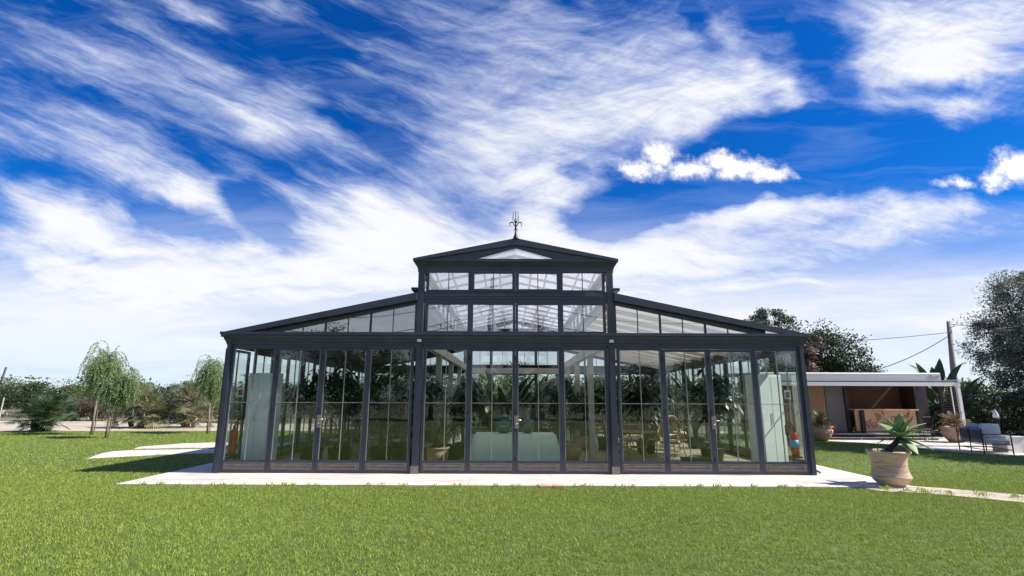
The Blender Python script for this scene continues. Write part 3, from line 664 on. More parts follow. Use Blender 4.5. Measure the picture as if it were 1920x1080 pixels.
# finial
f = MB(); f.lathe([(.085,-.03),(.06,.02),(.035,.09),(.018,.16),(.012,.20)], 16)
f.tube([(0,0,.15),(0,0,.30),(0,0,.40),(0,0,.68)], [.016,.022,.014,.006], 8)
for sx in (-1,1):
    f.tube([(0,0,.26),(sx*.03,0,.22),(sx*.045,0,.19)], [.009,.007,.003], 6)
    pts = [(sx*.012,0,.30)]+[(sx*(.045+.05*1.0-.05*math.cos(t)*1.0*(1-t*.04)-.0), 0, .345+.052*math.sin(t)) for t in [i*.42 for i in range(0,11)]]
    f.tube(pts, [.011]*3+[.013]*5+[.008]*4, 6)
    f.tube([(sx*.012,0,.39),(sx*.03,0,.44),(sx*.055,0,.53),(sx*.052,0,.60),(sx*.047,0,.67)], [.008,.007,.006,.006,.004], 6)
    f.tube([(sx*.01,0,.38),(sx*.05,0,.41),(sx*.072,0,.47),(sx*.068,0,.53),(sx*.075,0,.57)], [.008,.007,.006,.005,.003], 6)
    f.tube([(0,sx*.012,.39),(0,sx*.05,.46),(0,sx*.055,.56),(0,sx*.045,.64)], [.008,.006,.005,.004], 6)
o = f.build('finial', 'iron', PV, True, (0,-.09,ZN1+.02))
# ------------------------------------------------------------------ things inside the pavilion
FZ = .032
def lathe_thing(b, prof): b.lathe(prof, 24)
t = tag(empty('draped_table', (.08,12.85,FZ)), 'long table under a pale mint green cloth behind the central glass doors', 'table')
b = MB(); b.box(-.9,.9,-.38,.38,.70,.735); b.build('tabletop', 'wood_brown', t)
for sx in (-1,1):
    for sy in (-1,1): b = MB(); b.box(sx*.82-.025,sx*.82+.025,sy*.32-.025,sy*.32+.025,0,.70); b.build('leg', 'wood_brown', t)
# cloth with folds
b = MB(); N_ = 96; loops = []
hx, hy = .915, .395
def rect(tt, ex):
    per = [(-hx,-hy),(hx,-hy),(hx,hy),(-hx,hy)]; s_ = tt*4; i = int(s_) % 4; f_ = s_-int(s_); a = per[i]; c_ = per[(i+1)%4]
    x = a[0]+(c_[0]-a[0])*f_; y = a[1]+(c_[1]-a[1])*f_
    return x, y
levels = [(.0,.742,0),(.012,.735,0),(.03,.70,.2),(.06,.55,.6),(.10,.35,.9),(.135,.12,1),(.15,.015,1)]
vs = []
for (ex, z, k_) in levels:
    for i in range(N_):
        x, y = rect(i/N_, 0); cfold = .018*math.sin(i*1.31)+.014*math.sin(i*.57+1)
        s_ = 1+0*ex; nx = x/hx; ny = y/hy; l_ = max(abs(nx),abs(ny))
        ox = (1 if abs(nx) > .985 else 0)*math.copysign(1,nx); oy = (1 if abs(ny) > .985 else 0)*math.copysign(1,ny)
        vs.append((x+ox*(ex+cfold*k_), y+oy*(ex+cfold*k_), z))
fs = [(i*N_+k,i*N_+(k+1)%N_,(i+1)*N_+(k+1)%N_,(i+1)*N_+k) for i in range(len(levels)-1) for k in range(N_)]+[tuple(range(N_))]
b.add(vs, [q[::-1] for q in fs]); o = b.build('tablecloth', 'cloth_mint', None, True, (.08,12.85,FZ)); tag(o, 'pale mint green tablecloth hanging to the floor behind the central doors', 'tablecloth')
o.data.polygons[-1].use_smooth = False
JAR = [(.0,.0),(.09,.0),(.14,.03),(.19,.12),(.205,.22),(.19,.32),(.14,.40),(.06,.45),(.045,.50),(.045,.56),(.06,.58),(.04,.58),(.035,.5)]
for i, (x, s_) in enumerate(((-.26,1.),(.30,.80))):
    b = MB(); b.lathe([(r_*s_, z*s_) for r_, z in JAR], 32); o = b.build('glass_demijohn', 'green_glass', None, True, (.08+x,12.85,FZ+.744))
    tag(o, ('larger' if i == 0 else 'smaller')+' dark green glass demijohn standing on the mint green tablecloth', 'vase', 'demijohns on the green table')
# tall pale cabinets near both front corners
def cabinet(x, y, rz, label, w_=.62):
    t = tag(empty('cabinet', (x,y,FZ), rz), label, 'cabinet', 'tall pale cabinets in the front corners')
    b = MB(); b.box(-w_/2,w_/2,-.22,.22,.04,2.10); b.build('body', 'cabinet', t, False, None, .01)
    b = MB(); b.box(-w_/2+.03,w_/2-.03,-.2,.2,0,.04); b.build('plinth', 'grey_panel', t)
    b = MB(); b.box(-w_/2+.02,-.01,-.236,-.222,.08,2.06); b.box(.01,w_/2-.02,-.236,-.222,.08,2.06); d_ = b.build('door', 'cabinet', t)
    b = MB(); b.tube([(-.04,-.25,1.0),(-.04,-.25,1.25)], .008, 6); b.build('handle', 'steel', d_)
cabinet(-5.78, 12.62, R(-14), 'tall pale green cabinet behind the glass beside the left fire extinguisher', .60)
cabinet(5.86, 12.50, R(16), 'tall white cabinet behind the glass beside the right fire extinguisher', .64)
def extinguisher(x, y, label, sg):
    FE = .30; t = tag(empty('fire_extinguisher', (x,y,FZ+FE), 0), label, 'fire extinguisher', 'fire extinguishers in the corners')
    b = MB(); b.lathe([(.0,.04),(.07,.04),(.085,.07),(.085,.46),(.07,.53),(.03,.57),(.025,.60)], 24); c_ = b.build('cylinder', 'red', t, True)
    b = MB(); b.lathe([(.0865,.22),(.0865,.38)], 24); 
    o = b.build('sticker', 'sticker' if sg > 0 else 'red', c_, True)
    b = MB(); b.box(-.02,.02,-.02,.02,.58,.64); b.bar((-.01,0,.64),(.12*-sg,0,.67),.02,.012); b.build('valve', 'iron', t)
    b = MB(); pts = [(sg*-.02+0,-.02,.63)]+[(-sg*(.06+.13*math.sin(a)), -.03, .60+.17*(1-math.cos(a))-.0) for a in (.3,.8,1.3,1.9,2.4)]+[(-sg*.13,-.04,.55),(-sg*.11,-.05,.30),(-sg*.10,-.05,.12)]
    pts = [(0,-.02,.62),(sg*-.05,-.03,.72),(sg*-.12,-.03,.76),(sg*-.19,-.03,.68),(sg*-.19,-.03,.52),(sg*-.14,-.04,.32),(sg*-.11,-.05,.14)] 
    b.tube(pts, .011, 8); b.build('hose', 'rubber', t, True)
    b = MB(); b.bar((.0,.12,-FE),(.0,.12,1.45),.03,.03); b.box(-.12,.12,-.05,.16,-FE,-FE+.03); b.box(-.10,.10,-.08,.12,.0,.035); b.build('stand', 'wood_brown', t)
    b = MB(); b.box(-.07,.07,.09,.10,1.25,1.45); b.build('sign', 'sticker_white', t)
    b = MB(); b.box(-.04,.04,.086,.09,1.29,1.41); b.build('sign_panel', 'red' if sg < 0 else 'grey_panel', t)
extinguisher(-6.10, 12.02, 'red fire extinguisher on a stand in the left front corner of the pavilion', -1)
extinguisher(6.20, 12.0, 'red fire extinguisher with blue label in the right front corner of the pavilion', 1)
# rattan furniture
def rattan_chair():
    t = empty('rattan_armchair'); b = MB(); n_ = 20
    b.tube([(.27*math.cos(a),.26*math.sin(a),.40) for a in [2*math.pi*k/n_ for k in range(n_+1)]], .016, 6); b.lathe([(.25,.385),(.25,.40)], 20); b.build('seat', 'rattan_wicker', t)
    b = MB(); pts = []
    for k in range(15):
        a = R(-200)+R(220)*k/14+R(180); pass
    arch = [(.33*math.cos(math.pi*k/14)*1.0, .20-.30*math.sin(math.pi*k/14)*-.35, .62+.36*math.sin(math.pi*k/14)) for k in range(15)]
    b.tube([(.33,-.22,.60)]+arch+[(-.33,-.22,.60)], .017, 7)
    b.build('back_frame', 'rattan', t, True)
    b = MB()
    for k in range(1,14):
        q = arch[k]; b.tube([(q[0]*.7,.22,.41),(q[0]*.95,(q[1]+.22)/2+.03,(q[2]+.41)/2),q], .007, 4)
    b.build('backrest', 'rattan_wicker', t)
    for sx in (-1,1):
        b = MB(); b.tube([(sx*.33,-.22,.60),(sx*.34,-.28,.50),(sx*.28,-.26,.40),(sx*.27,-.27,.2),(sx*.30,-.30,0)], .016, 6); b.tube([(sx*.30,-.02,.61),(sx*.25,.0,.40)], .010, 5); b.build('leg', 'rattan', t, True)
        b = MB(); b.tube([(sx*.25,.22,.40),(sx*.24,.24,.2),(sx*.28,.28,0)], .016, 6); b.build('leg', 'rattan', t, True)
    b = MB(); b.tube([(.25*math.cos(a),.25*math.sin(a),.20) for a in [2*math.pi*k/12 for k in range(13)]], .011, 5); b.build('stretcher', 'rattan', t, True)
    b = MB(); b.lathe([(.0,.405),(.23,.405),(.25,.43),(.23,.465),(.0,.47)], 20); b.build('cushion', 'cushion', t, True)
    return t
ch = rattan_chair(); first = True
CH = [(4.25,14.6,75,'rattan armchair facing the round table, its arched back next to the sunlit floor'),(3.35,15.5,5,'rattan armchair behind the right rattan table'),(2.75,14.3,-75,'rattan armchair at the left side of the right rattan table'),
      (4.9,16.9,20,'rattan armchair farther back beside the big potted ficus'),(5.6,18.3,-30,'rattan armchair near the right glass wall at the back'),(3.2,18.6,160,'rattan armchair in the second group on the right, back turned'),
      (-2.95,14.6,70,'rattan armchair right of the left rattan table'),(-3.75,15.5,-5,'rattan armchair behind the left rattan table'),(-4.65,14.7,-80,'rattan armchair left of the left rattan table'),(-3.3,18.6,30,'rattan armchair in the far left group'),(-4.6,18.9,-40,'rattan armchair near the far left plants')]
for (x, y, a, lb) in CH:
    o = ch if first else copy_tree(ch); first = False
    o.location = (x,y,FZ); o.rotation_euler = (0,0,R(-a)); tag(o, lb, 'armchair', 'rattan armchairs in the pavilion')
def rattan_table():
    t = empty('rattan_table'); b = MB(); b.lathe([(.48,.66),(.50,.67),(.50,.69),(.48,.70)], 32); b.build('tabletop', 'rattan_wicker', t)
    for k in range(4):
        a = math.pi/4+k*math.pi/2; c_, s_ = math.cos(a), math.sin(a); b = MB()
        b.tube([(.40*c_,.40*s_,.66),(.25*c_,.25*s_,.40),(.20*c_,.20*s_,.22),(.32*c_,.32*s_,.06),(.42*c_,.42*s_,.02),(.44*c_,.44*s_,.10),(.36*c_,.36*s_,.13)], .015, 7); b.build('leg', 'rattan', t, True)
    b = MB(); b.tube([(.22*math.cos(a),.22*math.sin(a),.30) for a in [2*math.pi*k/14 for k in range(15)]], .012, 6); b.build('stretcher', 'rattan', t, True)
    return t
tb0 = rattan_table()
for i, (x, y, lb) in enumerate(((3.35,14.5,'round rattan table on the sunlit floor behind the right doors'),(-3.8,14.6,'round rattan table behind the left doors'),(4.1,18.2,'round rattan table farther back on the right'),(-4.0,18.4,'round rattan table farther back on the left'))):
    o = tb0 if i == 0 else copy_tree(tb0); o.location = (x,y,FZ); tag(o, lb, 'table', 'rattan tables in the pavilion')
# indoor plants
def planter(t, kind, s_=1.):
    if kind == 'black':
        b = MB(); b.lathe([(.0,.0),(.24*s_,.0),(.28*s_,.34*s_),(.29*s_,.36*s_),(.26*s_,.36*s_),(.25*s_,.32*s_),(.0,.32*s_)], 24); b.build('pot', 'planter_black', t, True); return .32*s_
    b = MB(); b.lathe([(.0,.0),(.17*s_,.0),(.26*s_,.15*s_),(.27*s_,.30*s_),(.25*s_,.36*s_),(.29*s_,.38*s_),(.29*s_,.41*s_),(.25*s_,.41*s_),(.24*s_,.36*s_),(.0,.36*s_)], 24); b.build('pot', 'terracotta_red', t, True); return .36*s_
def ficus(x, y, H, W_, seed, label, kind='black', n=900, size=.20, m='leaf_house', low=.55):
    t = tag(empty('potted_ficus', (x,y,FZ)), label, 'potted plant', 'big green plants inside the pavilion'); z0 = planter(t, kind)
    n = int(n*1.5); r = random.Random(seed); st = MB(); lf = MB()
    for k in range(4):
        a = r.uniform(0,6.3); e_ = Vector((W_*.3*math.cos(a), W_*.3*math.sin(a), H*.82)); st.tube([(.05*math.cos(a),.05*math.sin(a),z0-.02),(e_.x*.3,e_.y*.3,H*.5),e_], [.028,.02,.008], 6)
    B_ = [(r.uniform(-.25,.25)*W_, r.uniform(-.25,.25)*W_, H*r.uniform(low,.86), W_*.36, W_*.36, H*.15) for _ in range(6)]
    for k in range(n//4):
        bb = r.choice(B_); d = Vector((r.gauss(0,1),r.gauss(0,1),r.gauss(0,1))).normalized(); rad = r.uniform(.4,1.1)
        p = Vector((bb[0]+d.x*bb[3]*rad, bb[1]+d.y*bb[4]*rad, bb[2]+d.z*bb[5]*rad)); dd = Vector((d.x+r.gauss(0,.3), d.y+r.gauss(0,.3), r.uniform(-.9,.3)))
        lf.blade(p, dd, size*r.uniform(.8,1.5), size*.55, .6, nseg=3, prof=[.3,1,.8,.0])
    lf.build('leaves', m, t, True); st.build('stem', 'bark', t, True)
def paddle(x, y, H, n, seed, label, name='bird_of_paradise_plant', kind='black', Lf=.55, Wf=.20, spread=.35, m='leaf_house', cat='potted plant', group='big green plants inside the pavilion', loc_z=None, potted=True, bend=.5):
    t = tag(empty(name, (x,y,FZ if loc_z is None else loc_z)), label, cat, group); z0 = planter(t, kind) if potted else 0
    r = random.Random(seed); st = MB(); lf = MB()
    for k in range(n):
        a = r.uniform(0,6.3); h = H*r.uniform(.45,.95)-Lf*.5; sp = spread*r.uniform(.3,1.1); e_ = Vector((sp*math.cos(a), sp*math.sin(a), max(h,z0+.1)))
        st.tube([(.04*math.cos(a),.04*math.sin(a),z0),(e_.x*.35,e_.y*.35,(e_.z+z0)/2),e_], [.014,.011,.008], 5)
        lf.blade(e_, (math.cos(a)*.5,math.sin(a)*.5,1.0), Lf*r.uniform(.8,1.25), Wf*r.uniform(.8,1.2), bend*r.uniform(.5,1.6), nseg=7, prof=[.3,.8,1,1,.9,.7,.4,.0])
    lf.build('leaves', m, t, True); st.build('stem', 'leaf_mid', t, True)
def dracaena(x, y, H, seed, label, kind='black', n=60, Lf=.55, heads=3, m='leaf_house'):
    t = tag(empty('potted_dracaena', (x,y,FZ)), label, 'potted plant', 'big green plants inside the pavilion'); z0 = planter(t, kind)
    r = random.Random(seed); st = MB(); lf = MB()
    for k in range(heads):
        a = r.uniform(0,6.3); hh = H*(.55+.35*k/max(1,heads-1))-.1; e_ = Vector((.14*math.cos(a), .14*math.sin(a), hh)); st.tube([(.04*math.cos(a),.04*math.sin(a),z0-.02),(e_.x*.5,e_.y*.5,hh*.5),e_], [.022,.02,.018], 6)
        for j in range(n//heads*2):
            b_ = r.uniform(0,6.3); el = r.uniform(-.1,1.4); lf.blade(e_+Vector((0,0,r.uniform(-.15,.02))), (math.cos(b_)*math.cos(el),math.sin(b_)*math.cos(el),math.sin(el)), Lf*r.uniform(.7,1.1), .04, 1.5, nseg=5, prof=[.7,1,1,.8,.5,.0])
    lf.build('leaves', m, t, True); st.build('stem', 'bark', t, True)
ficus(-4.95,13.6,2.45,1.15,11,'tall dark ficus just right of the left pale cabinet','black',1100,.2,low=.62)
ficus(-4.15,13.3,2.55,.7,12,'narrow hanging leaved ficus behind the handle of the left doors','black',800,.17,low=.60)
ficus(-2.75,15.4,2.0,.9,13,'bushy ficus behind the right end of the left bay','terracotta',800,.2)
dracaena(-3.6,17.2,1.9,14,'spiky dracaena behind the left rattan group')
ficus(-5.2,16.8,2.1,1.1,15,'dark ficus by the left glass wall farther back','black',800,.22)
dracaena(-3.4,21.0,2.2,16,'spiky dracaena at the far left of the back wall','terracotta')
paddle(-1.75,13.0,.95,22,17,'low leafy plant in a terracotta pot left of the green table','leafy_plant','terracotta',.32,.14,.25,'leaf_mid')
dracaena(-1.55,14.3,1.75,18,'slender dracaena beside the left inner column','black',50,.45,2)
ficus(-1.85,13.4,2.15,.75,19,'dark ficus just inside the left pier of the central bay','black',700,.18,low=.6)
paddle(-.1,15.6,2.35,16,20,'tall bird of paradise with paddle leaves behind the green table', Lf=.75, Wf=.26, spread=.5)
paddle(.55,18.3,2.2,16,21,'bird of paradise near the middle of the nave', Lf=.7, Wf=.24, spread=.6)
paddle(-.75,19.5,2.2,14,22,'bird of paradise left of the nave axis at the back', Lf=.7, Wf=.24, spread=.6)
dracaena(1.55,14.2,2.05,23,'dracaena with drooping black leaves right of the green table','terracotta',80,.6,2)
ficus(2.15,16.8,1.8,.8,24,'rounded ficus behind the right inner column','terracotta',700,.18)
ficus(2.95,17.0,2.3,1.2,25,'bushy dark ficus behind the right rattan group','black',1000,.22,low=.6)
ficus(4.05,16.6,2.1,1.0,26,'leafy ficus behind the arched rattan armchair','black',800,.2,low=.6)
ficus(5.0,13.7,2.55,1.25,27,'large dark ficus standing between the right doors','black',1500,.24,low=.55)
ficus(5.65,15.3,2.25,.9,28,'ficus with big leaves left of the right cabinet','black',800,.24,low=.62)
paddle(5.9,17.5,2.5,12,29,'tall bird of paradise near the right glass wall', Lf=.7, Wf=.25, spread=.4, m='leaf_mid')
dracaena(1.2,21.5,2.0,30,'dracaena by the back doors of the nave')
ficus(-5.4,19.5,2.2,1.7,43,'wide dark ficus in the far left corner of the pavilion','black',1100,.22,low=.4)
ficus(-2.9,19.9,2.1,1.4,44,'dark ficus behind the far left rattan group','black',1000,.22,low=.4)
ficus(-3.2,13.5,2.3,.8,45,'dense dark ficus behind the second left door leaf','black',900,.18,low=.5)
ficus(.1,22.5,2.0,1.5,46,'low wide ficus at the back doors on the nave axis','black',1000,.22,low=.4)
ficus(2.9,21.4,2.2,1.4,47,'dark ficus at the back of the right aisle','black',1000,.22,low=.4)
ficus(5.3,20.4,2.3,1.5,48,'wide ficus in the far right corner of the pavilion','black',1000,.22,low=.4)
ficus(-1.3,14.9,2.35,1.0,49,'dark ficus left of the bird of paradise behind the green table','black',900,.2,low=.45)
ficus(1.35,15.6,2.3,.9,50,'dark ficus between the bird of paradise and the right inner columns','black',900,.2,low=.45)
ficus(-2.55,13.0,2.5,.7,51,'tall narrow ficus touching the glass just left of the left pier','black',900,.18,low=.4)
ficus(3.9,15.9,2.45,1.2,52,'tall ficus right behind the arched rattan armchair','black',1100,.22,low=.6)
t = tag(empty('planter_box', (4.15,12.45,FZ)), 'low black planter box on the sunlit floor behind the right doors', 'planter'); b = MB(); b.box(-.3,.3,-.14,.14,0,.26); b.build('box', 'planter_black', t, False, None, .01)
# chandelier of bent iron twigs
t = tag(empty('iron_chandelier', (3.35,13.9,2.42)), 'thin wrought iron scroll chandelier hanging in the right aisle', 'chandelier'); b = MB()
for k in range(11):
    x = -.75+k*.15; s_ = 1 if k % 2 else -1
    b.tube([(x+.07*math.cos(a)*(1-a*.06), .02*s_, .02*s_+.08*math.sin(a)*(1-a*.06)) for a in [i*.6 for i in range(12)]], .005, 5)
b.tube([(-.85,0,.0),(.85,0,.0)], .007, 5); b.build('scrolls', 'iron', t)
b = MB(); b.tube([(-.5,0,0),(-.5,0,.80)], .004, 4); b.tube([(.5,0,0),(.5,0,.80)], .004, 4); b.build('hanger', 'iron', t)
# ------------------------------------------------------------------ agave pot beside the terrace
t = tag(empty('terracotta_pot', (7.12,10.40,.02)), 'large weathered pale terracotta pot with rolled rim at the terrace corner', 'pot')
t.scale = (.84,.84,.84)
b = MB(); b.lathe([(.0,.0),(.235,.0),(.27,.025),(.345,.10),(.385,.17),(.395,.19),(.375,.215),(.365,.25),(.35,.34),(.345,.45),(.355,.57),(.375,.635),(.385,.655),(.42,.69),(.435,.715),(.425,.74),(.395,.745),(.37,.72),(.35,.64),(.0,.64)], 48); b.build('pot', 'terracotta', t, True)
b = MB(); b.lathe([(.0,.60),(.345,.60),(.34,.655),(.0,.665)], 24); b.build('earth', 'earth', t)
A = tag(empty('agave', (7.12,10.40,.575)), 'agave with broad grey green leaves on a bent dark trunk in the large pot', 'plant')
b = MB(); b.tube([(-.05,0,-.03),(.0,0,.05),(.07,.01,.12),(.17,.01,.20),(.25,.0,.27)], [.05,.055,.05,.045,.055], 10); b.build('trunk', 'agave_trunk', A, True)
def rosette(cx, cy, cz, n, Ln, Wd, seed, parent, tilt=(.2,0,1)):
    r = random.Random(seed); b = MB(); bd = MB(); T = Vector(tilt).normalized(); q = Vector((0,0,1)).rotation_difference(T)
    for k in range(n):
        a = k*2.399; f = k/n; el = R(-18+98*f)+r.uniform(-.08,.08); d = q @ Vector((math.cos(a)*math.cos(el), math.sin(a)*math.cos(el), math.sin(el)))
        L_ = Ln*(1.0-.35*abs(f-.4))*r.uniform(.9,1.08); base = Vector((cx,cy,cz))+T*(f*.10-.05)
        tgt = bd if (k < 2) else b
        tgt.blade(base, d, L_*(1 if k >= 2 else .8), Wd*r.uniform(.9,1.1)*(1 if k >= 2 else .5), .25 if k >= 2 else .9, nseg=10, prof=[.45,.55,.75,.92,1,.98,.88,.72,.5,.25,.02], fold=.28)
    o = b.build('leaves', 'agave', parent, True)
    if len(bd.v): bd.build('dry_leaves', 'agave_dry', parent, True)
    for oo in parent.children:
        if oo.name.startswith(('leaves','dry')) and not oo.modifiers: s_ = oo.modifiers.new('solid','SOLIDIFY'); s_.thickness = .008; s_.offset = 0
rosette(.27,0,.31,16,.54,.215,3,A,(.40,-.2,1))
b = MB(); r = random.Random(8)
for k in range(12):
    a = k*2.4; b.blade((-.22,-.08,.0), (math.cos(a)*.8,math.sin(a)*.8,.3+.09*k), .15, .05, .3, nseg=6, prof=[.5,.8,1,.9,.6,.3,.02], fold=.3)
b.build('offset_rosette', 'agave', A, True)
# ------------------------------------------------------------------ kiosk
K = tag(empty('garden_kiosk', (15.0,23.2,0)), 'open garden kiosk with white awning roof, reed matting and wooden counter', 'kiosk')
def kb(name, m, *bx, bevel=0, par=None):
    b = MB()
    for q in bx: b.box(*q)
    return b.build(name, m, par or K, False, None, bevel)
kb('platform', 'deck', (-2.9,1.9,-1.55,1.6,0,.10), (-3.0,1.9,-1.15,1.6,.101,.22))
kb('step_edge', 'white_metal', (-2.9,1.9,-1.585,-1.552,.075,.10), (-3.0,1.9,-1.185,-1.152,.195,.22))
for x in (-2.5,-1.2,.1,1.4): kb('step_light', 'lamp_white', (x,x+.04,-1.60,-1.586,.02,.10))
kb('reed_screen', 'reed', (-5.2,-1.52,.0,.05,.22,2.5))
kb('wall_panel', 'grey_panel', (-1.50,-.72,-.02,.05,.22,2.5))
kb('pillar', 'dark_wood', (-.72,-.55,-.10,.05,.22,2.5)); kb('pillar', 'dark_wood', (-.38,-.24,-.52,-.40,.22,1.14))
kb('counter', 'counter_wood', (-.55,2.02,-.38,-.32,.26,1.12)); kb('counter_top', 'counter_wood', (-.62,2.06,-.52,.05,1.12,1.17))
# dappled leaf shade, shaped and coloured as a darker relief on the counter front
b = MB(); r = random.Random(4)
for k in range(24):
    x = -.35+r.random()*2.1; z = .32+r.random()*.55; a = r.uniform(-1.0,1.0); ln = r.uniform(.22,.5)
    p0 = Vector((x,-.39,z)); p1 = p0+Vector((math.sin(a)*ln,0,math.cos(a)*ln*.8)); p1.z = min(p1.z,1.10); pm = (p0+p1)/2+Vector((.08*math.cos(a),0,-.04)); b.tube([p0,pm,p1],[.012,.05,.015],6)
b.build('counter_shade_relief', 'shade_relief', K, True)
kb('back_panel', 'matting', (-.55,2.02,.40,.46,.22,1.17)); kb('back_matting', 'matting', (-.55,2.02,.40,.46,1.17,2.5)); kb('beam', 'dark_wood', (2.02,2.10,-.45,.45,.22,2.4))
kb('side_panel', 'dark_panel', (2.10,3.35,.60,.66,.22,2.4)); kb('curtain', 'dark_panel', (2.25,2.42,-.05,.02,.3,2.3), (2.5,2.62,.05,.12,.3,2.3), (3.22,3.32,-.3,-.2,.3,2.2))
b = MB()
for k in range(18): b.box(3.05,3.75,-.62,-.56,.40+k*.098,.44+k*.098)
b.build('louvre_screen', 'dark_wood', K)
kb('louvre_post', 'white_metal', (3.42,3.46,-.66,-.63,.2,2.1))
# awning: sloping cloth, front beam, posts
b = MB(); b.prism([(-1.86,2.285),(-1.80,2.285),(-1.80,2.56),(.6,2.62),(.6,2.68),(-1.82,2.62),(-1.86,2.58)], 'x', -5.2, 2.12); b.build('awning', 'awning', K)
kb('back_roof', 'awning', (-5.2,2.70,.6,1.6,2.55,2.69))
kb('front_beam', 'white_metal', (-5.2,2.80,-1.93,-1.80,2.10,2.245)); kb('beam_shadow_gap', 'dark_wood', (-5.2,2.72,-1.90,-1.82,2.246,2.279))
kb('gutter', 'white_metal', (2.70,2.84,-1.97,1.6,2.26,2.36))
kb('awning_post', 'white_metal', (2.66,2.78,-1.92,-1.82,0,2.10)); kb('awning_post', 'white_metal', (2.66,2.74,1.4,1.5,0,2.5)); kb('awning_post', 'white_metal', (-5.1,-5.0,-1.9,-1.8,0,2.1))
b = MB(); r = random.Random(2); x = 2.0
pts = [(q_[0]-.25,q_[1]) for q_ in [(2.0,.02),(2.04,.06),(2.08,.0),(2.12,-.02),(2.17,-.03),(2.21,.01),(2.26,-.02),(2.30,.03),(2.34,.03),(2.39,.02)]]
b.tube([(x-.05, -1.866, 2.47+z) for x,z in pts], .009, 5); b.tube([(1.62,-1.866,2.50),(1.76,-1.866,2.505)], .009, 5); b.build('awning_lettering', 'script_ink', K)
# flanking pots with sagos
def bowl(loc, label, plabel, m, seed, s_=1.):
    t = tag(empty('terracotta_pot', loc), label, 'pot', 'round terracotta pots by the kiosk'); b = MB()
    b.lathe([(0,0),(.20*s_,0),(.24*s_,.02),(.38*s_,.20*s_),(.43*s_,.36*s_),(.42*s_,.46*s_),(.40*s_,.50*s_),(.45*s_,.53*s_),(.45*s_,.57*s_),(.40*s_,.57*s_),(.38*s_,.50*s_),(0,.50*s_)], 32); b.build('pot', 'terracotta_red', t, True)
    b = MB()
    for k in range(8):
        a = k*math.pi/4; cx = .425*s_*math.cos(a); cy = .425*s_*math.sin(a); tx, ty = -math.sin(a), math.cos(a)
        b.tube([(cx+tx*.11*q/3*s_, cy+ty*.11*q/3*s_, .42*s_-.09*s_*math.cos(q*math.pi/6)) for q in range(-3,4)], .018*s_, 6)
    b.build('garland', 'terracotta', t, True)
    p_ = tag(empty('sago_palm', (loc[0],loc[1],loc[2]+.50*s_)), plabel, 'plant', 'sago palms in terracotta pots'); sago(p_, .08, .62*s_, 46, seed, m, .8); return t
bowl((16.75,20.6,.012), 'terracotta pot with moulded garlands right of the kiosk steps', 'brownish sago palm in the pot right of the kiosk', 'sago_dry', 3, 1.0)
bowl((11.95,21.1,.012), 'pale round terracotta pot left of the kiosk steps by the pavilion corner', 'green sago palm in the pot left of the kiosk', 'sago', 4, .95)
t = tag(empty('side_table', (13.0,22.0,.012)), 'small red round stool in front of the reed screen of the kiosk', 'stool'); b = MB(); b.lathe([(0,.50),(.16,.50),(.17,.53),(0,.54)],16); b.build('top','red',t)
for k in range(3): b = MB(); b.tube([(.03*math.cos(k*2.1),.03*math.sin(k*2.1),.50),(.15*math.cos(k*2.1),.15*math.sin(k*2.1),0)],.012,6); b.build('leg','red',t)
# dark bar furniture right of the counter
def cafe_chair(loc, rz, label):
    t = tag(empty('metal_chair', loc, rz), label, 'chair', 'dark metal chairs by the kiosk')
    b = MB(); b.box(-.22,.22,-.22,.22,.44,.47); b.build('seat', 'dark_wood', t)
    b = MB()
    for x in (-.2,-.1,0,.1,.2): b.tube([(x,.21,.47),(x,.26,.90)], .008, 5)
    b.tube([(-.22,.26,.90),(.22,.26,.90)], .012, 6); b.build('backrest', 'iron', t)
    for sx in (-1,1):
        for sy in (-1,1): b = MB(); b.tube([(sx*.2,sy*.2,.44),(sx*.22,sy*.23,0)], .012, 6); b.build('leg', 'iron', t)
cafe_chair((16.0,21.3,.012), R(200), 'dark metal chair on the paving between the agave and the garland pot')
cafe_chair((15.2,21.5,.012), R(160), 'dark metal chair half hidden behind the agave leaves')
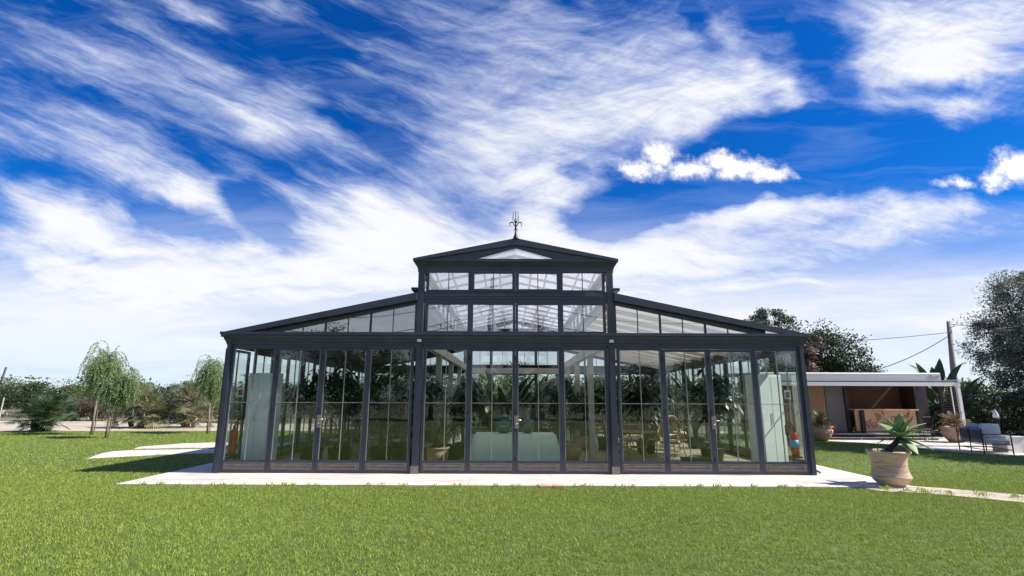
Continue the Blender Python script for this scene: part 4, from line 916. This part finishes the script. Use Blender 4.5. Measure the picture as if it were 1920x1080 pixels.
# ------------------------------------------------------------------ metal lounge set on the paving
def lounge(loc, rz, w_, label):
    """two-seat metal sofa; open lattice back along -Y side, facing +Y"""
    t = tag(empty('garden_sofa', loc, rz), label, 'sofa', 'black metal garden seats'); h = .40; dp = .72
    for sx in (-1,1):
        b = MB(); b.bar((sx*w_/2,-dp/2,0),(sx*w_/2,-dp/2,.74),.025,.025); b.build('leg', 'iron', t)
        b = MB(); b.bar((sx*w_/2,dp/2,0),(sx*w_/2,dp/2,.56),.025,.025); b.build('leg', 'iron', t)
        b = MB(); b.bar((sx*w_/2,-dp/2+.013,.57),(sx*w_/2,dp/2+.013,.57),.04,.022,); b.bar((sx*w_/2,-dp/2+.013,.13),(sx*w_/2,dp/2-.013,.13),.018,.018); b.bar((sx*w_/2,-dp/2+.013,.28),(sx*w_/2,dp/2-.013,.28),.022,.022); b.build('armrest', 'iron', t)
    b = MB(); b.bar((0,-dp/2,0),(0,-dp/2,.72),.02,.02)
    for z in (.13,.28,.73): b.bar((-w_/2+.013,-dp/2,z),(w_/2-.013,-dp/2,z),.022,.022)
    for c_ in (-w_/4, w_/4):
        q = w_/4-.07
        for z in (.44,.50,.56,.62,.68): b.bar((c_-q,-dp/2-.003,z),(c_+q,-dp/2-.003,z),.012,.012)
        for x in (-q,-q/2,0,q/2,q): b.bar((c_+x,-dp/2+.004,.44),(c_+x,-dp/2+.004,.68),.012,.012)
    for z in (.13,.28): b.bar((-w_/2+.013,dp/2,z),(w_/2-.013,dp/2,z),.02,.02)
    b.build('back_frame', 'iron', t)
    b = MB(); b.box(-w_/2+.03,w_/2-.03,-dp/2+.03,dp/2-.01,.292,.40); b.build('seat_cushion', 'cushion_grey', t, True, None, .03)
    b = MB(); b.box(-w_/2+.05,-.01,-dp/2+.03,-dp/2+.14,.402,.70); b.box(.01,w_/2-.05,-dp/2+.03,-dp/2+.14,.402,.70); b.build('back_cushion', 'cushion_grey', t, True, None, .03)
    return t
lounge((14.45,16.75,.012), R(-104), 1.30, 'black metal two seat sofa with lattice back and grey cushions on the paving')
lounge((16.25,16.7,.012), R(90), 1.20, 'black metal seat with pale cushion cut off at the right edge')
def pillow(loc, rot, label, m='cushion'):
    b = MB(); n_ = 8; vs = []
    for sgn in (-1,1):
        for i in range(n_+1):
            for j in range(n_+1):
                x = i/n_*2-1; y = j/n_*2-1; e_ = (1-x**4)*(1-y**4); vs.append((x*.25*(1-.08*abs(y)), sgn*.075*e_**.6, y*.23*(1-.08*abs(x))))
    k = (n_+1)**2; fs = []
    for i in range(n_):
        for j in range(n_):
            a = i*(n_+1)+j; fs += [(a,a+1,a+n_+2,a+n_+1),(k+a,k+a+n_+1,k+a+n_+2,k+a+1)]
    b.add(vs, fs); o = b.build('pillow', m, None, True, loc); o.rotation_euler = rot; tag(o, label, 'pillow', 'pillows on the metal sofa')
pillow((14.50,16.55,.66), (R(-16),0,R(-50)), 'cream square pillow leaning on the metal sofa, the brightest one')
pillow((14.42,17.05,.64), (R(-16),0,R(-80)), 'grey square pillow on the metal sofa behind the cream one', 'cushion_grey')
t = tag(empty('cube_table', (15.35,16.95,.012)), 'white stone cube side table between the two metal seats', 'table'); b = MB(); b.box(-.27,.27,-.27,.27,0,.44); b.build('body','table_white',t,False,None,.01); b = MB(); b.box(-.29,.29,-.29,.29,.44,.48); b.build('top','table_white',t,False,None,.006)
t = tag(empty('garden_torch', (16.6,18.6,.012)), 'black garden lantern stand with white glass top behind the cube table', 'lantern')
b = MB(); b.tube([(0,0,0),(0,0,.95)],.02,8)
for k in range(3): b.tube([(.16*math.cos(k*2.1),.16*math.sin(k*2.1),0),(.05*math.cos(k*2.1),.05*math.sin(k*2.1),.5),(.09*math.cos(k*2.1),.09*math.sin(k*2.1),.92)],.014,6)
b.lathe([(.10,.92),(.11,.94),(.10,.96)],12); b.build('stand','iron',t)
b = MB(); b.lathe([(.0,.961),(.08,.961),(.09,1.02),(.065,1.14),(.015,1.26)],14); b.build('glass_top','lamp_white',t,True)
# ------------------------------------------------------------------ trees and shrubs, right side
tree('olive_tree','large grey green tree rising at the right edge above the lounge seats','tree',(24.6,24.6,0),
     [(-.2,0,6.4,1.25,1.4,1.1),(.9,0,6.8,1.3,1.4,1.0),(-1.0,.1,4.9,1.6,1.7,1.3),(.6,0,4.6,2.0,1.9,1.7),(-1.4,0,3.3,1.3,1.5,1.2),(.2,0,3.0,2.0,2.0,1.6),(-1.9,-.1,4.1,1.1,1.3,1.0),(1.8,0,3.2,2,2,2.2),(2.4,0,5.5,1.9,1.9,1.6),(-.9,-.2,1.6,1.6,1.5,1.4),(1.2,-.2,1.5,2,1.6,1.5)],
     120000,.115,'leaf_grey',asp=.34,clumps=480,sig=.18,trunk_r=.28,seed=31,limbs=14)
tree('dark_evergreen_tree','very dark dense tree behind the lounge seats at the right edge','tree',(24.0,22.2,0),
     [(-.6,0,1.5,1.5,1.2,1.2),(.8,0,2.2,1.6,1.3,1.4),(-.1,.4,3.0,1.5,1.2,1.0)],16000,.12,'leaf_dark',clumps=90,sig=.24,trunk_r=.16,seed=32)
tree('carob_tree','dark rounded tree rising behind the kiosk roof','tree',(19.6,34,0),
     [(-.5,0,4.6,1.9,1.8,1.9),(1.0,0,3.6,1.7,1.8,1.7),(-1.7,0,3.6,1.5,1.6,1.8),(.1,0,2.2,2.2,2,1.8),(1.9,0,2.6,1.2,1.3,1.2),(-2.4,0,2.3,1.3,1.4,1.8)],46000,.13,'leaf_dark',asp=.6,clumps=210,sig=.20,trunk_r=.22,seed=33)
tree('bougainvillea_tree','tree with dusty pink blossom between the pavilion corner and the dark rounded tree','tree',(18.3,33.2,0),
     [(-.4,0,4.5,1.3,1.2,.9),(-.2,0,3.1,1.5,1.3,1.3),(-1.5,0,4.4,.8,.8,.7),(.4,0,5.1,.7,.7,.5)],14000,.13,'leaf_red',clumps=120,sig=.24,trunk_r=.14,seed=34,bloom=('bloom',1300,.13,[(.7,-.4,5.0,.8,.6,.5),(-.9,-.6,4.3,1.0,.6,.5),(-.1,-1.1,3.6,.4,.4,1.0)]))
tree('tall_tree','thin topped grey green tree showing above the right roof slope of the pavilion','tree',(18.1,37,0),
     [(.3,0,7.2,1.0,1.0,.85),(-.9,0,6.4,1.3,1.2,.8),(.0,0,5.5,1.8,1.5,1.0),(-1.2,0,5.0,1.3,1.2,.9),(1.3,0,5.6,1,1,.7)],16000,.14,'leaf_olive',clumps=120,sig=.19,trunk_r=.18,seed=35)
paddle(20.4,25.6,3.3,15,41,'banana plant with big ragged leaves behind the right end of the kiosk','banana_plant',Lf=1.3,Wf=.42,spread=.7,m='leaf_mid',cat='plant',group='banana plants',loc_z=0,potted=False,bend=.7)
paddle(21.6,26.4,2.9,14,42,'banana plant next to the big grey green tree','banana_plant',Lf=1.1,Wf=.38,spread=.8,m='leaf_mid',cat='plant',group='banana plants',loc_z=0,potted=False,bend=.9)
hb = [(19.4,24.2,1.5,1.1),(20.6,24.0,1.9,1.3),(21.9,23.6,1.6,1.3),(19.0,26.3,1.4,1.2)]
HL = ['dark shrub beside the right post of the kiosk','dark leafy shrub with red flowers under the banana leaves','low dark shrub left of the very dark tree','dark shrub behind the kiosk louvre']
for i, (x,y,h,w_) in enumerate(hb):
    tree('shrub',HL[i],'shrub',(x,y,0),[(0,0,h*.55,w_*.75,w_*.7,h*.5),(w_*.3,0,h*.4,w_*.6,w_*.6,h*.4),(-w_*.3,0,h*.45,w_*.6,w_*.6,h*.42)],7000,.10,'leaf_dark',clumps=60,sig=.28,trunk_r=.06,seed=50+i,group='shrubs by the kiosk',bloom=('bloom',90,.09,[(0,-.4,h*.6,.5,.5,h*.3)]) if i == 1 else None)
for i,(x,y,s_) in enumerate(((21.8,21.9,4),(24.5,19.6,6))):
    pass
# unseen trees added out of frame on the right to cast the lawn shadow
for i,(x,y,h) in enumerate(((18.9,14.0,6.2),(21.9,16.3,10.8),(23.3,18.0,12.6))):
    tree('olive_tree',('shortest','middle','tallest')[i]+' of three unseen olive trees added beyond the right edge to shade the lawn','tree',(x,y,0),[(0,0,h-1.2,1.4,1.2,.8),(-.8,.2,h-1.4,1.0,1.1,.7),(.8,-.2,h-1.3,1.0,1.1,.7),(0,.3,h-.6,1.0,1.0,.6)],15000,.16,'leaf_olive',clumps=70,sig=.34,trunk_r=.2,seed=60+i,group='added olive trees right of the frame')
# utility pole and cables
t = tag(empty('utility_pole', (33.1,40,0)), 'slightly leaning grey concrete utility pole beyond the kiosk', 'utility pole'); b = MB(); b.tube([(0,0,-.2),(-.0,0,3.3),(.27,0,7.40)],[.24,.20,.14],12); b.build('pole','concrete',t,True)
b = MB(); b.tube([(.12,-.2,6.5),(-.05,-.22,6.35),(.0,-.2,6.1)],.035,6); b.tube([(.0,-.2,6.85),(.55,-.2,7.05)],.03,6); b.build('insulator','iron',t)
def cable(name, a, c_, sag, rad, label, grp, n_=24):
    a = Vector(a); c_ = Vector(c_); pts = [a.lerp(c_, i/n_)-Vector((0,0,sag*4*(i/n_)*(1-i/n_)))-a for i in range(n_+1)]
    b = MB(); b.tube(pts, rad, 5); o = b.build(name, 'rubber', None, True, a); tag(o, label, 'cable', grp)
cable('cable',(33.25,39.8,6.55),(16,40,5.55),.25,.022,'upper overhead cable running left from the pole towards the dark tree','overhead cables right')
cable('cable',(33.15,39.8,6.35),(22.0,39,2.9),.75,.028,'lower sagging overhead cable descending left from the pole','overhead cables right')
cable('cable',(33.4,39.8,7.15),(48,40,6.9),.3,.025,'overhead cable running right from the pole behind the big tree','overhead cables right')
t = tag(empty('utility_pole', (-57.6,60,0)), 'distant leaning pole at the left edge above the hedge', 'utility pole'); b = MB(); b.tube([(0,0,0),(.75,0,4.7)],[.12,.09],8); b.build('pole','dark_wood',t,True)
# ------------------------------------------------------------------ left side
weeping('pepper_tree','weeping pepper tree with the nearer and thicker trunk on the left lawn',(-15.56,21.0,0),2.75,.62,480,71,.12,'young pepper trees')
weeping('pepper_tree','taller pepper tree with the thin leaning trunk just behind the nearer one',(-17.6,22.9,0),3.6,.72,520,72,.05,'young pepper trees')
weeping('pepper_tree','weeping pepper tree beside the left front corner of the pavilion',(-13.3,23.9,0),3.3,.72,420,73,-.05,'young pepper trees')
fan_palm('fan_palm','bushy dark green fan palm at the far left edge of the lawn',(-21.3,24.7,0),[(0,0,.75,46),(-.45,.1,.45,26),(.45,0,.55,30),(.1,.3,1.05,26)],81,'palm',rad=.50)
fan_palm('fan_palm','pale dusty fan palm clump on the driveway right of the pepper trees',(-19.0,28.0,0),[(0,0,.8,34),(-.8,.2,.55,26),(.6,0,.65,28),(-.3,.3,1.3,26)],82,'palm_pale',rad=.56,group='fan palms on the driveway')
fan_palm('fan_palm','fan palm with layered leaves nearer the pavilion on the driveway',(-17.0,28.6,0),[(0,0,1.3,34),(.4,0,.5,24),(-.4,.2,.7,22)],83,'palm_pale',rad=.56,group='fan palms on the driveway')
t = tag(empty('wire_fence', (0,38,0)), 'low wire fence on thin pale posts along the driveway on the left', 'fence')
xs = [-42+3.1*k for k in range(13)]
for i, x in enumerate(xs): b = MB(); b.bar((x,0,-.1),(x+.06*((i*7)%5-2)/2,0,1.45),.05,.05); b.build('fence_post','white_post',t)
b = MB()
for z in (.35,.7,1.05,1.35): b.bar((xs[0],.03,z),(xs[-1],.03,z),.012,.012)
b.build('wire','wire',t)
# rubble wall
rr = random.Random(6); b = MB(); x = -46
while x < -8:
    w_ = rr.uniform(.3,.8)
    for lv in range(3): h0 = lv*.17; b.box(x+rr.uniform(-.05,.05),x+w_-.03,41+rr.uniform(-.1,.1),41.5,h0+.001*lv,h0+.15+rr.uniform(0,.03))
    x += w_
o = b.build('rubble_wall','dry_stone'); tag(o,'low pale rubble stone wall behind the wire fence on the left','wall')
rr = random.Random(9)
for i in range(16):
    x = -62+i*3.6; y = 45.5+rr.uniform(-.8,1.2); h = rr.uniform(2.5,3.0); w_ = rr.uniform(2.0,2.5)
    tree('hedge_tree','bushy dark green tree in the row beyond the wire fence on the left','tree',(x,y,0),[(0,0,h*.6,w_,1.3,h*.38),(-w_*.5,0,h*.45,w_*.6,1.2,h*.4),(w_*.5,0,h*.5,w_*.6,1.2,h*.4),(rr.uniform(-1,1),0,h*.85,.7,.7,h*.16)],9000,.13,'leaf_mid' if i % 3 else 'leaf_dark',clumps=110,sig=.26,trunk_r=.10,seed=100+i,group='row of bushy trees beyond the fence',limbs=4)
for i,(x,y,h,m_,lb) in enumerate(((-27.8,36.0,1.5,'leaf_red','reddish dry shrub behind the dark fan palm at the left edge'),(-30.5,37,1.7,'leaf_red','reddish shrub at the very left edge by the fence'),(-20.3,32.8,1.6,'leaf_dark','dark shrub behind the pepper trees'),(-22.4,34.4,1.3,'leaf_red','low reddish shrub left of the pale palms'),(-22.5,39.5,2.7,'leaf_olive','purplish grey shrub tree rising above the pale fan palm'),(-16.5,34,1.9,'leaf_mid','leafy green shrub behind the layered fan palm'),(-14.6,33,1.7,'leaf_olive','grey green shrub just left of the pavilion'),(-19.2,34.3,2.1,'leaf_yellow','yellowish bush behind the pale fan palm clump'))):
    tree('shrub',lb,'shrub',(x,y,0),[(0,0,h*.5,h*.75,h*.6,h*.45),(h*.4,0,h*.4,h*.5,h*.5,h*.38),(-h*.4,0,h*.45,h*.5,h*.5,h*.4),(0,0,h*.8,h*.4,h*.4,h*.2)],5200,.11,m_,clumps=70,sig=.25,trunk_r=.06,seed=130+i,group='shrubs along the driveway')
# far scrub that closes the horizon
r = np.random.default_rng(3); bl = [(x+r.normal()*2, 95+r.normal()*6, 1.4, 4.5, 3, 2.0+r.random()*1.0) for x in np.arange(-130,130,5.)]
q, _ = crown(bl, 42000, .55, .6, 700, .3, 0, 9); o = npmesh('scrub', q, 4, 'leaf_mid'); tag(o,'distant belt of scrub and trees along the horizon','scrub',kind='stuff')
for i in range(9):
    x = -7.2+i*1.85; h = 1.85+.35*((i*5)%4)/3
    tree('dark_shrub','dark clipped looking shrub in the row right behind the pavilion, seen through both glass walls','shrub',(x,27.2,0),[(0,0,h*.5,1.05,.7,h*.5),(.5,0,h*.6,.6,.6,h*.36),(-.5,0,h*.55,.6,.6,h*.4)],5000,.11,'leaf_dark',clumps=60,sig=.3,trunk_r=.05,seed=240+i,group='shrub row behind the pavilion')
for i in range(8):
    x = -6.3+i*1.85
    tree('low_shrub','low dark shrub planted along the back edge of the terrace, seen through both glass walls','shrub',(x,25.95,0),[(0,0,.65,1.0,.55,.6),(.5,0,.75,.6,.5,.5),(-.5,0,.7,.6,.5,.5)],4500,.10,'leaf_dark',clumps=60,sig=.3,trunk_r=.05,seed=270+i,group='low shrubs along the back edge of the terrace')
# garden seen through the back of the pavilion
BK = [(-7.5,31,3.2,'leaf_mid'),(-4.6,33,3.6,'leaf_dark'),(-1.8,30.5,3.3,'leaf_yellow'),(.6,33.5,3.9,'leaf_mid'),(2.9,31,2.9,'leaf_yellow'),(5.6,32,3.4,'leaf_mid'),(8.8,33,3.6,'leaf_dark')]
BL = ['green tree seen through the left back glass','dark tree left of the nave seen through the back glass','yellow green bush seen left of the central doors through the back glass','green tree seen on the nave axis through the back glass','sunlit yellow green bush seen right of the central doors through the back glass','green tree behind the right aisle glass','dark tree behind the right back corner of the pavilion']
for i,(x,y,h,m_) in enumerate(BK):
    tree('garden_tree',BL[i],'tree',(x,y,0),[(0,0,h*.62,1.3,1.1,h*.3),(-.7,0,h*.45,.9,.9,h*.3),(.7,0,h*.48,.9,.9,h*.3),(.1,0,h*.85,.7,.7,h*.14)],7000,.13,m_,clumps=80,sig=.27,trunk_r=.09,seed=160+i,group='trees behind the pavilion')
# ------------------------------------------------------------------ garden behind the viewer, mirrored in the glass
RB = [(-19,-15,6.5),(-14.5,-17,6.9),(-10.2,-15,5.8),(-6.0,-17,6.2),(-2.2,-19,3.2),(1.6,-17,5.2),(5.6,-18,3.2),(9.6,-17,4.2),(14,-16,5.4),(19,-17,5.2)]
for i,(x,y,h) in enumerate(RB):
    tree('evergreen_tree','dark evergreen tree in the garden opposite the pavilion, mirrored in its glass front','tree',(x,y,0),[(0,0,h*.55,2.1,1.5,h*.38),(-1.2,0,h*.42,1.5,1.3,h*.34),(1.2,0,h*.45,1.5,1.3,h*.34),(.2,0,h*.85,1.1,1.1,h*.16)],13000,.17,'leaf_dark' if i % 2 else 'leaf_mid',clumps=90,sig=.28,trunk_r=.16,seed=200+i,group='evergreen trees opposite the pavilion',limbs=4)
def date_palm(loc, h, label, seed):
    t = tag(empty('date_palm', loc), label, 'palm tree', 'palms opposite the pavilion'); b = MB(); b.tube([(0,0,-.1),(.05,0,h*.5),(0,0,h)],[.28,.22,.20],10); b.build('trunk','bark',t,True); sago(t, h-.05, 2.2, 60, seed, 'palm', .9)
date_palm((-.5,-15.5,0), 6.0, 'tall palm mirrored left of the centre of the upper glass', 5); date_palm((2.2,-17,0), 7.2, 'taller palm mirrored right of the centre of the upper glass', 6)
t = tag(empty('utility_pole', (-1.55,-9,0)), 'utility pole opposite the pavilion, mirrored in the upper glass', 'utility pole'); b = MB(); b.tube([(0,0,-.2),(.35,0,9.0)],[.19,.14],12); b.build('pole','concrete',t,True)
for k,(z0,z1,sg,gg) in enumerate(((5.6,7.0,.8,0),(5.2,6.6,.7,0),(6.7,8.2,.9,0))):
    cable('cable',(-14,-9,z0),(-1.3,-9.2,z1),sg,.02,'overhead cable left of the pole opposite the pavilion, mirrored in the glass','mirrored cables left'); cable('cable',(-1.25,-9.2,z1),(14,-9.5,z0-.3),sg,.02,'overhead cable right of the pole opposite the pavilion, mirrored in the glass','mirrored cables right')
